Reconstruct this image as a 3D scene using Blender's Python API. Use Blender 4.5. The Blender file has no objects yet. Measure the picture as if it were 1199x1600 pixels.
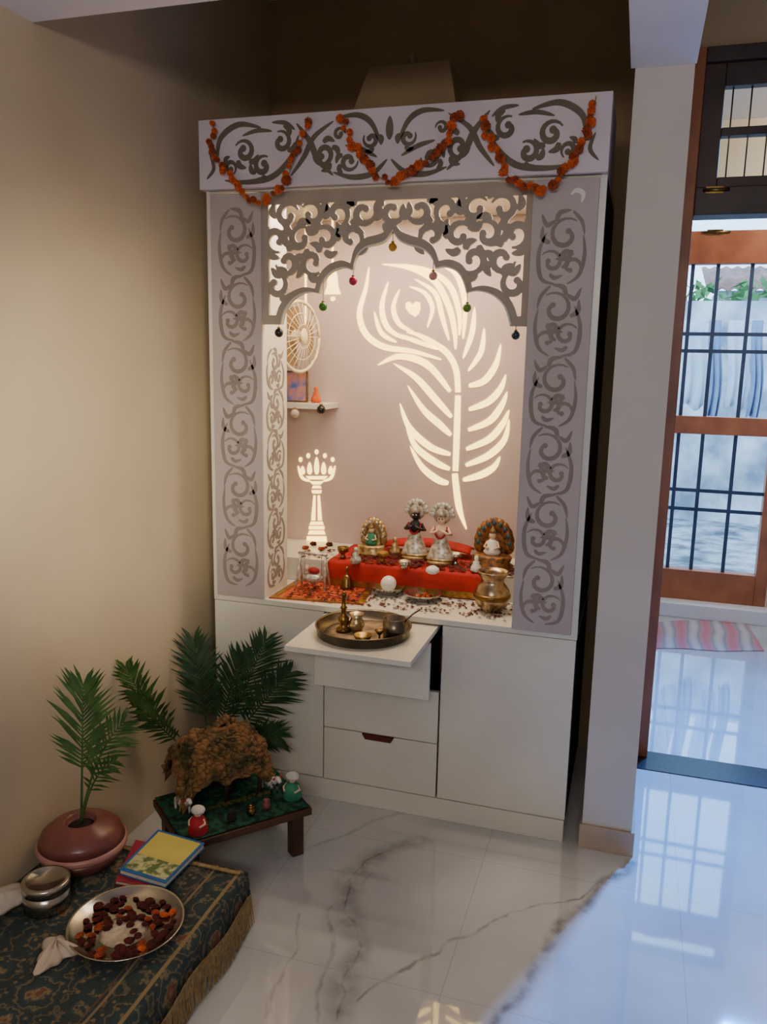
import bpy, bmesh, math, random
import numpy as np
from mathutils import Vector, Matrix
random.seed(11)
PI=math.pi; cos=math.cos; sin=math.sin
COL=bpy.context.scene.collection
# ------------------------------------------------------------------ camera
f=1277.84; C=np.array([1.4290,-2.5796,1.5943]); ya,pt,ro=.2960,.1862,.0198
R0=np.array([cos(ya),sin(ya),0]);FH=np.array([-sin(ya),cos(ya),0]);ZA=np.array([0,0,1.])
F=cos(pt)*FH-sin(pt)*ZA;U0=sin(pt)*FH+cos(pt)*ZA
R=cos(ro)*R0+sin(ro)*U0;U=-sin(ro)*R0+cos(ro)*U0
def plane(x,y,ax,v):
    d=F*f+R*(x-599.5)-U*(y-800); t=(v-C[ax])/d[ax]; return Vector(C+d*t)
def Xp(x,y,v): return plane(x,y,0,v)
def Yp(x,y,v): return plane(x,y,1,v)
def Zp(x,y,v): return plane(x,y,2,v)
def mm(px,P): return px*float((np.array(P)-C)@F)/f
cam=bpy.data.cameras.new('camera');co=bpy.data.objects.new('camera',cam);COL.objects.link(co)
cam.sensor_fit='VERTICAL';cam.sensor_height=36;cam.lens=f/1600*36;cam.clip_start=.05
co.matrix_world=Matrix(((R[0],U[0],-F[0],C[0]),(R[1],U[1],-F[1],C[1]),(R[2],U[2],-F[2],C[2]),(0,0,0,1)))
bpy.context.scene.camera=co
# ------------------------------------------------------------------ materials
def lin(c):
    return tuple((v/12.92 if v<=.04045 else ((v+.055)/1.055)**2.4) for v in [k/255 for k in c])+(1,)
def newmat(name):
    m=bpy.data.materials.new(name);m.use_nodes=True;nt=m.node_tree;nt.nodes.clear()
    o=nt.nodes.new('ShaderNodeOutputMaterial');b=nt.nodes.new('ShaderNodeBsdfPrincipled')
    nt.links.new(b.outputs[0],o.inputs[0]);return m,nt,b
def M(name,c1,c2=None,scale=12,rough=.5,metal=0,bump=0,emit=0,det=3,lo=.35,hi=.65):
    m,nt,b=newmat(name)
    if c2 is None: c2=tuple(max(0,v*.88) for v in c1)
    tc=nt.nodes.new('ShaderNodeTexCoord');n=nt.nodes.new('ShaderNodeTexNoise');n.inputs['Scale'].default_value=scale;n.inputs['Detail'].default_value=det
    r=nt.nodes.new('ShaderNodeValToRGB');r.color_ramp.elements[0].position=lo;r.color_ramp.elements[1].position=hi
    r.color_ramp.elements[0].color=lin(c1);r.color_ramp.elements[1].color=lin(c2)
    nt.links.new(tc.outputs['Object'],n.inputs['Vector']);nt.links.new(n.outputs[0],r.inputs[0]);nt.links.new(r.outputs[0],b.inputs['Base Color'])
    b.inputs['Roughness'].default_value=rough;b.inputs['Metallic'].default_value=metal
    if bump:
        bp=nt.nodes.new('ShaderNodeBump');bp.inputs['Strength'].default_value=bump;bp.inputs['Distance'].default_value=.01
        nt.links.new(n.outputs[0],bp.inputs['Height']);nt.links.new(bp.outputs[0],b.inputs['Normal'])
    if emit:
        nt.links.new(r.outputs[0],b.inputs['Emission Color']);b.inputs['Emission Strength'].default_value=emit
    return m
# ------------------------------------------------------------------ mesh builder
def top(o):
    while o.parent: o=o.parent
    return o
class MB:
    def __init__(s): s.v=[];s.f=[];s.s=[];s.j=0
    def add(s,vs,fs,sm=False):
        o=len(s.v);s.v+=[tuple(v) for v in vs];s.f+=[tuple(i+o for i in q) for q in fs];s.s+=[sm]*len(fs);return s
    def box(s,x0,x1,y0,y1,z0,z1):
        return s.add([(x,y,z) for z in(z0,z1) for y in(y0,y1) for x in(x0,x1)],[(0,2,3,1),(4,5,7,6),(0,1,5,4),(2,6,7,3),(0,4,6,2),(1,3,7,5)])
    def obox(s,P,U_,V_,W_):
        P,U_,V_,W_=map(Vector,(P,U_,V_,W_))
        return s.add([P+a*U_+b*V_+c*W_ for c in(0,1) for b in(0,1) for a in(0,1)],[(0,2,3,1),(4,5,7,6),(0,1,5,4),(2,6,7,3),(0,4,6,2),(1,3,7,5)])
    def lathe(s,prof,c=(0,0,0),n=24,axis='z',sm=True,sy=1):
        vs=[];fs=[]
        for r,z in prof:
            for k in range(n):
                a=2*PI*k/n;p=(r*cos(a),r*sin(a)*sy,z)
                if axis=='x': p=(p[2],p[0],p[1])
                if axis=='y': p=(p[0],p[2],p[1])
                vs.append((c[0]+p[0],c[1]+p[1],c[2]+p[2]))
        for i in range(len(prof)-1):
            for k in range(n): fs.append((i*n+k,i*n+(k+1)%n,(i+1)*n+(k+1)%n,(i+1)*n+k))
        if prof[0][0]>1e-5: fs.append(tuple(range(n)))
        if prof[-1][0]>1e-5: fs.append(tuple((len(prof)-1)*n+k for k in range(n)))
        return s.add(vs,fs,sm)
    def ball(s,c,rx,ry=None,rz=None,n=12,m=8):
        ry=ry or rx;rz=rz or rx;vs=[];fs=[]
        for i in range(m+1):
            t=PI*i/m
            for k in range(n): vs.append((c[0]+rx*sin(t)*cos(2*PI*k/n),c[1]+ry*sin(t)*sin(2*PI*k/n),c[2]-rz*cos(t)))
        for i in range(m):
            for k in range(n): fs.append((i*n+k,i*n+(k+1)%n,(i+1)*n+(k+1)%n,(i+1)*n+k))
        return s.add(vs,fs,True)
    def tube(s,pts,r,n=8,sm=True):
        pts=[Vector(p) for p in pts];N=len(pts);rr=r if isinstance(r,(list,tuple)) else [r]*N;vs=[];fs=[]
        for i,p in enumerate(pts):
            t=(pts[min(i+1,N-1)]-pts[max(i-1,0)]).normalized()
            ref=Vector((0,0,1)) if abs(t.z)<.8 else Vector((1,0,0))
            a=t.cross(ref).normalized();b=t.cross(a)
            for k in range(n):
                q=2*PI*k/n;vs.append(p+a*rr[i]*cos(q)+b*rr[i]*sin(q))
        for i in range(N-1):
            for k in range(n): fs.append((i*n+k,i*n+(k+1)%n,(i+1)*n+(k+1)%n,(i+1)*n+k))
        fs.append(tuple(range(n)));fs.append(tuple((N-1)*n+k for k in range(n)))
        return s.add(vs,fs,sm)
    def grid(s,fn,nu,nv,sm=True):
        vs=[fn(i/nu,j/nv) for j in range(nv+1) for i in range(nu+1)]
        return s.add(vs,[(j*(nu+1)+i,j*(nu+1)+i+1,(j+1)*(nu+1)+i+1,(j+1)*(nu+1)+i) for j in range(nv) for i in range(nu)],sm)
    def jit(s,d0,d1):
        # each inlaid stroke sits at its own tiny depth so crossings never lie in one plane
        s.j=(s.j+1)%11;return d0+(.00009*s.j+.00003)*(1 if d0>d1 else -1)
    def stroke(s,pts,w,d0,d1,mp=lambda a,b,d:(a,d,b),taper=(.35,.35),n=6,mid=0):
        d0=s.jit(d0,d1)
        P=[Vector((p[0],p[1])) for p in pts]
        if n>1 and len(P)>2:
            Q=[]
            for i in range(len(P)-1):
                a=P[max(i-1,0)];b=P[i];c=P[i+1];d=P[min(i+2,len(P)-1)]
                for k in range(n):
                    t=k/n;Q.append(.5*((2*b)+(c-a)*t+(2*a-5*b+4*c-d)*t*t+(3*b-a-3*c+d)*t**3))
            Q.append(P[-1]);P=Q
        N=len(P);vs=[];fs=[]
        for i,p in enumerate(P):
            t=(P[min(i+1,N-1)]-P[max(i-1,0)]);t=t.normalized() if t.length>0 else Vector((1,0));nn=Vector((-t.y,t.x));u=i/(N-1)
            if mid: k=taper[0]*(1-u)+taper[1]*u+(1-.5*(taper[0]+taper[1]))*sin(PI*u)**.8
            else: k=min(1,taper[0]+(1-taper[0])*min(1,u/.35),taper[1]+(1-taper[1])*min(1,(1-u)/.35))
            h=w*k*.5
            for q,d in((p+nn*h,d0),(p-nn*h,d0),(p+nn*h,d1),(p-nn*h,d1)): vs.append(mp(q.x,q.y,d))
        for i in range(N-1):
            o=i*4;e=o+4
            fs+=[(o,o+1,e+1,e),(o+2,e+2,e+3,o+3),(o,e,e+2,o+2),(o+1,o+3,e+3,e+1)]
        fs+=[(0,2,3,1),((N-1)*4,(N-1)*4+1,(N-1)*4+3,(N-1)*4+2)]
        return s.add(vs,fs)
    def spiral(s,cx,cy,r0,a0,turns,w,d0,d1,mp=lambda a,b,d:(a,d,b),shrink=.72,dot=.62):
        n=int(14*abs(turns))+4
        pts=[(cx+(r0*(1-shrink*i/n))*cos(a0+turns*2*PI*i/n),cy+(r0*(1-shrink*i/n))*sin(a0+turns*2*PI*i/n)) for i in range(n+1)]
        s.stroke(pts,w,d0,d1,mp,(.25,.7),1,mid=1)
        k=pts[-1];m=10;rr=w*dot;dd=s.jit(d0,d1)
        V=[mp(k[0]+rr*cos(2*PI*j/m),k[1]+rr*sin(2*PI*j/m),d) for d in(dd,d1) for j in range(m)]
        s.add(V,[tuple(range(m))]+[(j,(j+1)%m,m+(j+1)%m,m+j) for j in range(m)])
        return s
    def leaf(s,cx,cy,r,b,dd,w,d0,d1,mp=lambda a,b,d:(a,d,b)):
        # a curling leaf springing off the outside of a scroll of radius r at angle b
        return s.stroke([(cx+r*.95*cos(b),cy+r*.95*sin(b)),(cx+r*1.3*cos(b-.35*dd),cy+r*1.3*sin(b-.35*dd)),(cx+r*1.42*cos(b-.85*dd),cy+r*1.42*sin(b-.85*dd))],w,d0,d1,mp,(.5,.05),5,1)
    def build(s,name,mat,parent=None,bevel=0,solid=0,sub=0):
        V=np.array(s.v)
        if parent is None: org=Vector(((V[:,0].min()+V[:,0].max())/2,(V[:,1].min()+V[:,1].max())/2,V[:,2].min()))
        else: org=top(parent).location
        me=bpy.data.meshes.new(name);me.from_pydata([tuple(Vector(v)-org) for v in s.v],[],s.f)
        for p,q in zip(me.polygons,s.s): p.use_smooth=q
        bm=bmesh.new();bm.from_mesh(me);bmesh.ops.recalc_face_normals(bm,faces=bm.faces);bm.to_mesh(me);bm.free()
        me.materials.append(mat);o=bpy.data.objects.new(name,me);COL.objects.link(o)
        if parent is None: o.location=org
        else: o.parent=parent
        if solid: m=o.modifiers.new('Solidify','SOLIDIFY');m.thickness=solid
        if bevel: m=o.modifiers.new('Bevel','BEVEL');m.width=bevel;m.segments=2;m.limit_method='ANGLE'
        if sub: m=o.modifiers.new('Subsurf','SUBSURF');m.levels=sub;m.render_levels=sub
        return o
def tag(o,label=None,cat=None,group=None,kind=None):
    if label:o['label']=label
    if cat:o['category']=cat
    if group:o['group']=group
    if kind:o['kind']=kind
    return o
def thing(name,label,cat,loc,group=None,kind=None):
    o=bpy.data.objects.new(name,None);o.empty_display_size=.05;COL.objects.link(o);o.location=loc;return tag(o,label,cat,group,kind)
def struct(name,mb,mat,bevel=0): return tag(mb.build(name,mat,bevel=bevel),kind='structure')
def skin(name,vs,ed,rad,mat,parent,sub=1):
    org=top(parent).location;me=bpy.data.meshes.new(name);me.from_pydata([tuple(Vector(v)-org) for v in vs],ed,[]);me.materials.append(mat)
    o=bpy.data.objects.new(name,me);COL.objects.link(o);o.parent=parent
    o.modifiers.new('Skin','SKIN').use_smooth_shade=True
    for i,r in enumerate(rad): me.skin_vertices[0].data[i].radius=(r,r)
    me.skin_vertices[0].data[0].use_root=True
    m=o.modifiers.new('Subsurf','SUBSURF');m.levels=sub;m.render_levels=sub;return o
def catm(P,n):
    Q=[]
    for i in range(len(P)-1):
        a=Vector(P[max(i-1,0)]);b=Vector(P[i]);c=Vector(P[i+1]);d=Vector(P[min(i+2,len(P)-1)])
        for k in range(n):
            t=k/n;Q.append(.5*((2*b)+(c-a)*t+(2*a-5*b+4*c-d)*t*t+(3*b-a-3*c+d)*t**3))
    Q.append(Vector(P[-1]));return Q
# dims
W=1.30;hc=.7345;hb=2.1215;ht=2.341;hfb=2.127;s1=.4318;s2=.8543;hp=.0828;p1=1.356;p2=1.514;hpl=2.4067;dsh=.348
XL=-.10;Yw=.74;ZC=3.0;Yf=2.9;Yb=.60;YR=-3.7;XR=3.1
# ------------------------------------------------------------------ palette
m_wall=M('greige wall paint',(208,190,160),(200,182,152),3,.6)
m_back=M('tan wall paint with shade mixed in',(188,162,124),(178,152,115),3,.8)  # darker than the other walls, unlit look put into the colour
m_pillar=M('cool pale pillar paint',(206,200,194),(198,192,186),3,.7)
m_beam=M('white beam paint',(236,232,236),(228,224,230),3,.7)
m_ceil=M('white ceiling paint',(225,220,210),(218,212,202),2,.8)
m_lam=M('white gloss laminate',(222,218,206),(214,210,198),4,.3)
m_mauve=M('mauve grey matt laminate',(180,169,169),(172,161,161),5,.5)
m_fascia=M('lilac fascia laminate',(214,202,214),(206,194,206),5,.45)
m_carve=M('grey engraved groove',(143,131,126),(131,120,115),9,.7)
m_jali=M('grey carved lattice board',(168,156,142),(158,146,132),9,.6)
m_fcut=M('olive grey fascia cutout',(110,102,88),(96,88,75),9,.7)
m_bp=M('pinkish grey back panel laminate',(208,186,180),(201,180,174),4,.4)
m_glow=M('backlit warm acrylic',(255,212,112),(255,218,124),3,.4,emit=4.4)
m_dome=M('muted beige dome board',(164,142,108),(154,132,100),5,.5)
m_dark=M('cavity board with painted shade',(30,24,22),(24,20,18),5,.8)  # near-black colour holds the shadow of the gaps around the drawers
m_maroon=M('maroon handle',(92,32,30),(80,26,26),8,.4)
m_steel=M('steel',(200,196,188),(180,176,168),10,.22,1)
m_dsteel=M('aged steel',(136,124,106),(100,90,76),14,.3,1)
m_bronze=M('bronzed silver',(198,176,146),(130,104,78),26,.28,1)
m_brass=M('aged brass',(150,118,66),(104,80,44),18,.32,1,.1)
m_gold=M('gold trim',(176,132,58),(136,96,40),60,.45,.5)
m_ogold=M('pale silvered gold',(206,180,128),(140,108,66),60,.35,.6)
m_red=M('red velvet cloth',(180,22,14),(146,14,10),14,.8,bump=.2)
m_matred=M('orange red brocade',(190,52,26),(206,108,48),60,.7,lo=.45,hi=.6)
m_white=M('white porcelain',(238,234,226),(228,222,214),6,.3)
m_silver=M('silver cloth',(226,222,214),(150,136,116),70,.4,.4)
m_skinl=M('pale painted face',(228,196,168),(218,184,156),8,.5)
m_black=M('black painted face',(34,30,34),(26,22,26),8,.4)
m_petal=M('dark red rose petal',(96,14,14),(44,8,9),60,.8)
m_mari=M('orange marigold',(222,108,44),(184,76,30),120,.9,bump=.3)
m_marid=M('dried rust marigold',(178,82,40),(130,54,28),120,.9,bump=.3)
m_dred=M('dried dark red flower',(98,26,20),(58,14,14),120,.9,bump=.3)
m_wood=M('dark table wood',(84,52,34),(60,36,24),9,.45)
m_door=M('orange brown door wood',(178,104,62),(150,82,48),6,.4)
m_ddark=M('dark brown sash wood',(76,54,46),(58,40,34),6,.45)
m_navy=M('slate painted iron',(64,74,98),(52,62,84),8,.4,.3)
m_gran=M('dark granite',(46,46,50),(28,28,32),80,.3)
m_leaf=M('dark palm leaf',(42,78,42),(26,54,30),30,.5)
m_leafl=M('green palm leaf',(78,112,54),(46,82,38),20,.5)
m_pot=M('glazed pinkish brown pot',(130,76,70),(114,64,58),10,.3)
m_potp=M('dusty pink glaze',(186,134,124),(174,122,114),10,.35)
m_soil=M('dark soil',(40,28,20),(26,18,14),60,.9,bump=.4)
m_green=M('patterned green felt',(28,84,58),(12,42,32),44,.9,bump=.2,lo=.45,hi=.55)
m_thatch=M('brown mossy thatch',(132,94,56),(66,62,34),18,.95,bump=.6,lo=.42,hi=.6)
m_moss=M('dark hut wood',(64,44,30),(44,30,20),30,.8)
m_mossg=M('brown green moss',(92,86,42),(54,62,30),40,.95,bump=.6)
m_dress=M('red doll dress',(180,30,40),(150,22,34),20,.7)
m_mint=M('mint doll dress',(56,136,100),(40,112,84),20,.7)
m_cotton=M('cotton wool',(216,212,204),(196,192,186),60,.95,bump=.4)
m_cloth=M('cream napkin cloth',(216,196,176),(200,178,158),20,.9)
m_yel=M('yellow book cover',(222,206,112),(208,190,92),9,.4)
m_blue=M('blue book edge',(40,110,180),(34,96,160),9,.4)
m_pink=M('pink book cover',(170,50,70),(150,38,60),9,.5)
m_page=M('book pages',(226,214,190),(214,200,174),60,.8)
m_fringe=M('tan carpet fringe',(164,138,96),(128,106,72),80,.95)
m_fan=M('cream plastic',(238,222,182),(230,212,170),8,.4)
m_ext=M('white compound plaster',(214,218,226),(120,130,144),2.6,.8,det=8)
m_ground=M('grey concrete ground',(176,180,188),(80,86,98),5,.9,det=8)
m_bush=M('garden leaves',(96,140,84),(64,108,60),8,.8)
m_cl1=M('pale blue washing',(204,216,234),(186,202,226),6,.9)
m_cl2=M('faded blue washing',(138,154,190),(122,140,178),6,.9)
def carpet_mat(hx):
    m,nt,b=newmat('floral carpet');N=nt.nodes.new;L=nt.links.new
    tc=N('ShaderNodeTexCoord');mp=N('ShaderNodeMapping');mp.inputs['Scale'].default_value=(1,1,1);L(tc.outputs['Object'],mp.inputs[0])
    v=N('ShaderNodeTexVoronoi');v.inputs['Scale'].default_value=8.5;v.inputs['Randomness'].default_value=.4;L(mp.outputs[0],v.inputs['Vector'])
    r=N('ShaderNodeValToRGB');e=r.color_ramp.elements;e[0].position=0;e[0].color=lin((140,112,78));e[1].position=1;e[1].color=lin((48,62,62))
    for p,c in((.1,(124,80,60)),(.18,(110,72,56)),(.22,(140,120,86)),(.27,(54,70,70)),(.40,(48,60,62)),(.43,(120,108,80)),(.47,(52,66,66)),(.6,(46,56,58)),(.64,(108,98,74)),(.68,(48,60,62))):
        k=e.new(p);k.color=lin(c)
    n=N('ShaderNodeTexNoise');n.inputs['Scale'].default_value=46;n.inputs['Detail'].default_value=2;L(mp.outputs[0],n.inputs['Vector'])
    ad=N('ShaderNodeMath');ad.operation='MULTIPLY_ADD';ad.inputs[1].default_value=.36;ad.inputs[2].default_value=-.18;L(n.outputs[0],ad.inputs[0])
    s=N('ShaderNodeMath');s.operation='ADD';L(v.outputs['Distance'],s.inputs[0]);L(ad.outputs[0],s.inputs[1]);L(s.outputs[0],r.inputs[0])
    v2=N('ShaderNodeTexVoronoi');v2.inputs['Scale'].default_value=44;L(mp.outputs[0],v2.inputs['Vector'])
    r2=N('ShaderNodeValToRGB');r2.color_ramp.elements[0].position=.2;r2.color_ramp.elements[0].color=(1,1,1,1);r2.color_ramp.elements[1].position=.26;r2.color_ramp.elements[1].color=(0,0,0,1);L(v2.outputs['Distance'],r2.inputs[0])
    mx=N('ShaderNodeMix');mx.data_type='RGBA';L(r2.outputs[0],mx.inputs[0]);L(r.outputs[0],mx.inputs[6]);mx.inputs[7].default_value=lin((118,104,78))
    sx=N('ShaderNodeSeparateXYZ');L(tc.outputs['Object'],sx.inputs[0]);last=mx.outputs[2]
    for c0,wd,col in((hx-.028,.005,(142,122,86)),(hx-.10,.0035,(132,116,84)),(hx-.113,.0025,(104,74,58))):
        a=N('ShaderNodeMath');a.operation='SUBTRACT';L(sx.outputs[0],a.inputs[0]);a.inputs[1].default_value=c0
        b2=N('ShaderNodeMath');b2.operation='ABSOLUTE';L(a.outputs[0],b2.inputs[0]);c2=N('ShaderNodeMath');c2.operation='LESS_THAN';L(b2.outputs[0],c2.inputs[0]);c2.inputs[1].default_value=wd
        m2=N('ShaderNodeMix');m2.data_type='RGBA';L(c2.outputs[0],m2.inputs[0]);L(last,m2.inputs[6]);m2.inputs[7].default_value=lin(col);last=m2.outputs[2]
    L(last,b.inputs['Base Color']);b.inputs['Roughness'].default_value=.95;return m
def stripe_mat():
    m,nt,b=newmat('striped rag mat');N=nt.nodes.new;L=nt.links.new
    tc=N('ShaderNodeTexCoord');w=N('ShaderNodeTexWave');w.inputs['Scale'].default_value=2.2;w.inputs['Distortion'].default_value=2;w.inputs['Detail'].default_value=2;L(tc.outputs['Object'],w.inputs[0])
    r=N('ShaderNodeValToRGB');e=r.color_ramp.elements;e[0].color=lin((196,120,130));e[1].color=lin((196,182,180));k=e.new(.35);k.color=lin((184,140,146));k=e.new(.6);k.color=lin((146,138,150));L(w.outputs[0],r.inputs[0]);L(r.outputs[0],b.inputs['Base Color']);b.inputs['Roughness'].default_value=.95;return m
def floor_mat():
    m,nt,b=newmat('polished veined marble tile');N=nt.nodes.new;L=nt.links.new
    geo=N('ShaderNodeNewGeometry');pos=geo.outputs['Position']
    def vm(op,a,b_=None):
        n=N('ShaderNodeVectorMath');n.operation=op
        for i,x in enumerate((a,b_)):
            if x is None: continue
            if hasattr(x,'is_output'): L(x,n.inputs[i])
            else: n.inputs[i].default_value=x
        return n
    def ma(op,a,b_=None,cl=False):
        n=N('ShaderNodeMath');n.operation=op;n.use_clamp=cl
        for i,x in enumerate((a,b_)):
            if x is None: continue
            if hasattr(x,'is_output'): L(x,n.inputs[i])
            else: n.inputs[i].default_value=x
        return n.outputs[0]
    nz=N('ShaderNodeTexNoise');nz.inputs['Scale'].default_value=6;nz.inputs['Detail'].default_value=6;L(pos,nz.inputs['Vector'])
    off=vm('SUBTRACT',nz.outputs['Color'],(.5,.5,.5)).outputs[0];sc=vm('MULTIPLY',off,(.10,.10,0)).outputs[0];wp=vm('ADD',pos,sc).outputs[0]
    fl=vm('MULTIPLY',wp,(1,1,0)).outputs[0]
    acc=None
    V1=[(660,1318),(585,1338),(538,1372),(548,1430),(562,1480),(535,1540),(525,1600)]
    paths=[(V1,.065,.6),(V1,.012,.9),([(600,1338),(520,1420),(508,1500),(490,1600)],.012,.45),([(555,1565),(640,1510),(700,1475),(800,1430),(900,1405),(960,1372)],.009,.7),
      ([(765,1610),(830,1520),(880,1450),(930,1400),(990,1345)],.030,.8),([(775,1610),(850,1500),(900,1440)],.006,.6),([(475,1430),(440,1520),(415,1590)],.010,.35),([(640,1270),(560,1290),(440,1340)],.014,.35)]
    for pts,w,st in paths:
        q=[Zp(x,y,0) for x,y in pts]
        for a,c in zip(q[:-1],q[1:]):
            ab=c-a;d=vm('SUBTRACT',fl,tuple(a)).outputs[0];t=ma('MULTIPLY',vm('DOT_PRODUCT',d,tuple(ab)).outputs['Value'],1/ab.length_squared,True)
            s=N('ShaderNodeVectorMath');s.operation='SCALE';s.inputs[0].default_value=tuple(ab);L(t,s.inputs['Scale'])
            ln=vm('LENGTH',vm('SUBTRACT',d,s.outputs[0]).outputs[0]).outputs['Value']
            mr=N('ShaderNodeMapRange');mr.interpolation_type='SMOOTHSTEP';L(ln,mr.inputs[0]);mr.inputs[1].default_value=0;mr.inputs[2].default_value=w;mr.inputs[3].default_value=st;mr.inputs[4].default_value=0
            acc=mr.outputs[0] if acc is None else ma('MAXIMUM',acc,mr.outputs[0])
    n2=N('ShaderNodeTexNoise');n2.inputs['Scale'].default_value=16;n2.inputs['Detail'].default_value=7;L(pos,n2.inputs['Vector'])
    br=N('ShaderNodeMapRange');L(n2.outputs[0],br.inputs[0]);br.inputs[1].default_value=.38;br.inputs[2].default_value=.62;br.inputs[3].default_value=.25;br.inputs[4].default_value=1.0
    acc=ma('MULTIPLY',acc,br.outputs[0],True)
    sx=N('ShaderNodeSeparateXYZ');L(pos,sx.inputs[0]);g0=Zp(755,1345,0);T=.6
    for ax,v0 in((0,g0.x),(1,g0.y)):
        q=ma('ABSOLUTE',ma('SUBTRACT',ma('FRACT',ma('ADD',ma('DIVIDE',ma('SUBTRACT',sx.outputs[ax],v0),T),20.5)),.5))
        acc=ma('MAXIMUM',acc,ma('MULTIPLY',ma('LESS_THAN',q,.0022),.3))
    n3=N('ShaderNodeTexNoise');n3.inputs['Scale'].default_value=1.6;n3.inputs['Detail'].default_value=4;L(pos,n3.inputs['Vector'])
    r=N('ShaderNodeValToRGB');r.color_ramp.elements[0].position=.35;r.color_ramp.elements[0].color=lin((212,211,209));r.color_ramp.elements[1].position=.65;r.color_ramp.elements[1].color=lin((184,183,183));L(n3.outputs[0],r.inputs[0])
    mx=N('ShaderNodeMix');mx.data_type='RGBA';L(acc,mx.inputs[0]);L(r.outputs[0],mx.inputs[6]);mx.inputs[7].default_value=lin((108,102,96));L(mx.outputs[2],b.inputs['Base Color'])
    b.inputs['Roughness'].default_value=.04;b.inputs['Coat Weight'].default_value=.5;b.inputs['Coat Roughness'].default_value=.02;b.inputs['IOR'].default_value=1.7
    return m
m_floor=floor_mat();m_stripe=stripe_mat()
# ------------------------------------------------------------------ setting
struct('floor',MB().box(XL-.1,XR+.1,YR-.1,Yf+.12,-.1,0),m_floor)
struct('ceiling',MB().box(XL-.1,XR+.1,YR-.1,Yf+.12,ZC,ZC+.1),m_ceil)
struct('wall_left',MB().box(XL-.1,XL,YR,Yf+.1,0,ZC),m_wall)
struct('wall_right',MB().box(XR,XR+.1,YR,Yf+.1,0,ZC),m_wall)
struct('wall_front',MB().box(XL-.1,XR+.1,YR-.1,YR,0,ZC),m_wall)
XJ0=p2;XJ1=p2+1.0
zhead=Yp(1150,292,Yw).z;ztr=Yp(1150,72,Yw).z
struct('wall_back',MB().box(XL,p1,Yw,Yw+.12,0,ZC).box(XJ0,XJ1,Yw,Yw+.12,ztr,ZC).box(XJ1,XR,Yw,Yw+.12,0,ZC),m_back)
struct('wall_partition',MB().box(p1,p2,0,Yw+.12,0,ZC),m_pillar)
struct('trim_1',MB().box(p1-.012,p2+.004,YR,-.001,hpl,ZC),m_beam)
bt=Xp(50,35,XL)
struct('trim_2',MB().box(XL,p1-.012,YR,bt.y,bt.z,ZC),m_beam)
struct('baseboard_partition',MB().box(p1-.008,p2+.01,-.01,Yw,0,.085),M('beige skirting tile',(186,168,150),(170,152,134),8,.35),.002)
struct('trim_3',MB().box(p2,XJ1,Zp(1100,1217,0).y,Zp(1100,1188,0).y,0,.004),m_gran)
# near door frame with transom
d1=thing('door_1',None,None,(XJ0,Yw,0),kind='structure')
jx=max(Yp(1011,1188,Yw-.02).x,XJ0+.05)
MB().box(XJ0,jx,Yw-.02,Yw+.1,0.004,ztr).build('frame_post',m_door,d1,.004)
MB().box(XJ1-.05,XJ1,Yw-.02,Yw+.1,0.004,ztr).build('frame_post',m_door,d1,.004)
zh0=Yp(1150,336,Yw).z
MB().box(jx,XJ1-.05,Yw-.02,Yw+.1,zh0,zhead).build('transom_rail',m_ddark,d1,.004)
MB().box(jx,XJ1-.05,Yw-.02,Yw+.1,ztr-.05,ztr).build('head_rail',m_ddark,d1,.004)
xa=Yp(1128,200,Yw).x;za,zb,zc_,zd=[Yp(1165,y,Yw).z for y in(275,210,197,132)]
sa=MB().box(jx,xa,Yw,Yw+.05,zhead,ztr-.05).box(XJ1-.12,XJ1-.05,Yw,Yw+.05,zhead,ztr-.05).box(xa,XJ1-.12,Yw,Yw+.05,zhead,za).box(xa,XJ1-.12,Yw,Yw+.05,zb,zc_).box(xa,XJ1-.12,Yw,Yw+.05,zd,ztr-.05)
sash=sa.build('transom_sash',m_ddark,d1,.003)
rods=MB()
for k in range(12): rods.tube([(xa+.03+k*.062,Yw+.03,za),(xa+.03+k*.062,Yw+.03,zd)],.003,6)
rods.build('rods',m_dsteel,sash)
b0=Yp(1108,297,Yw-.025)
MB().tube([(b0.x-.02,Yw-.028,b0.z),(b0.x+.07,Yw-.028,b0.z)],.006).box(b0.x-.01,b0.x+.05,Yw-.026,Yw-.02,b0.z-.012,b0.z+.012).build('bolt',m_brass,d1)
# far wall with grille door
fx0=Yp(1042,650,Yf).x-.02;fx1=Yp(1206,800,Yf).x+.02
zs_=.09;zfh=Yp(1130,360,Yf).z;zfh0=Yp(1130,412,Yf).z;zft=Yp(1130,318,Yf).z
struct('wall_far',MB().box(XL,fx0,Yf,Yf+.12,0,ZC).box(fx1,XR,Yf,Yf+.12,0,ZC).box(fx0,fx1,Yf,Yf+.12,zft,ZC).box(fx0,fx1,Yf,Yf+.12,0,zs_),m_wall)
st0=Zp(1035,962,0).y
struct('trim_4',MB().box(p2,XR,min(st0,Yf-.12),Yf,0,zs_),m_beam,.004)
d2=thing('door_2',None,None,((fx0+fx1)/2,Yf,zs_),kind='structure')
q0,q1=Yp(1130,652,Yf).z,Yp(1130,680,Yf).z;qb=Yp(1130,896,Yf).z
MB().box(fx0,fx0+.05,Yf,Yf+.08,zs_,zft).build('frame_post',m_door,d2,.003)
MB().box(fx1-.07,fx1,Yf,Yf+.08,zs_,zft).build('frame_post',m_door,d2,.003)
MB().box(fx0+.05,fx1-.07,Yf,Yf+.08,zfh0,zfh).build('head_rail',m_door,d2,.003)
MB().box(fx0+.05,fx1-.07,Yf,Yf+.08,q1,q0).build('middle_rail',m_door,d2,.003)
MB().box(fx0+.05,fx1-.07,Yf,Yf+.08,zs_,qb).build('bottom_rail',m_door,d2,.003)
gr=MB()
for y in(522,549,770,800):
    z=Yp(1130,y,Yf).z;gr.box(fx0+.05,fx1-.07,Yf+.03,Yf+.045,z-.011,z+.011)
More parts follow.
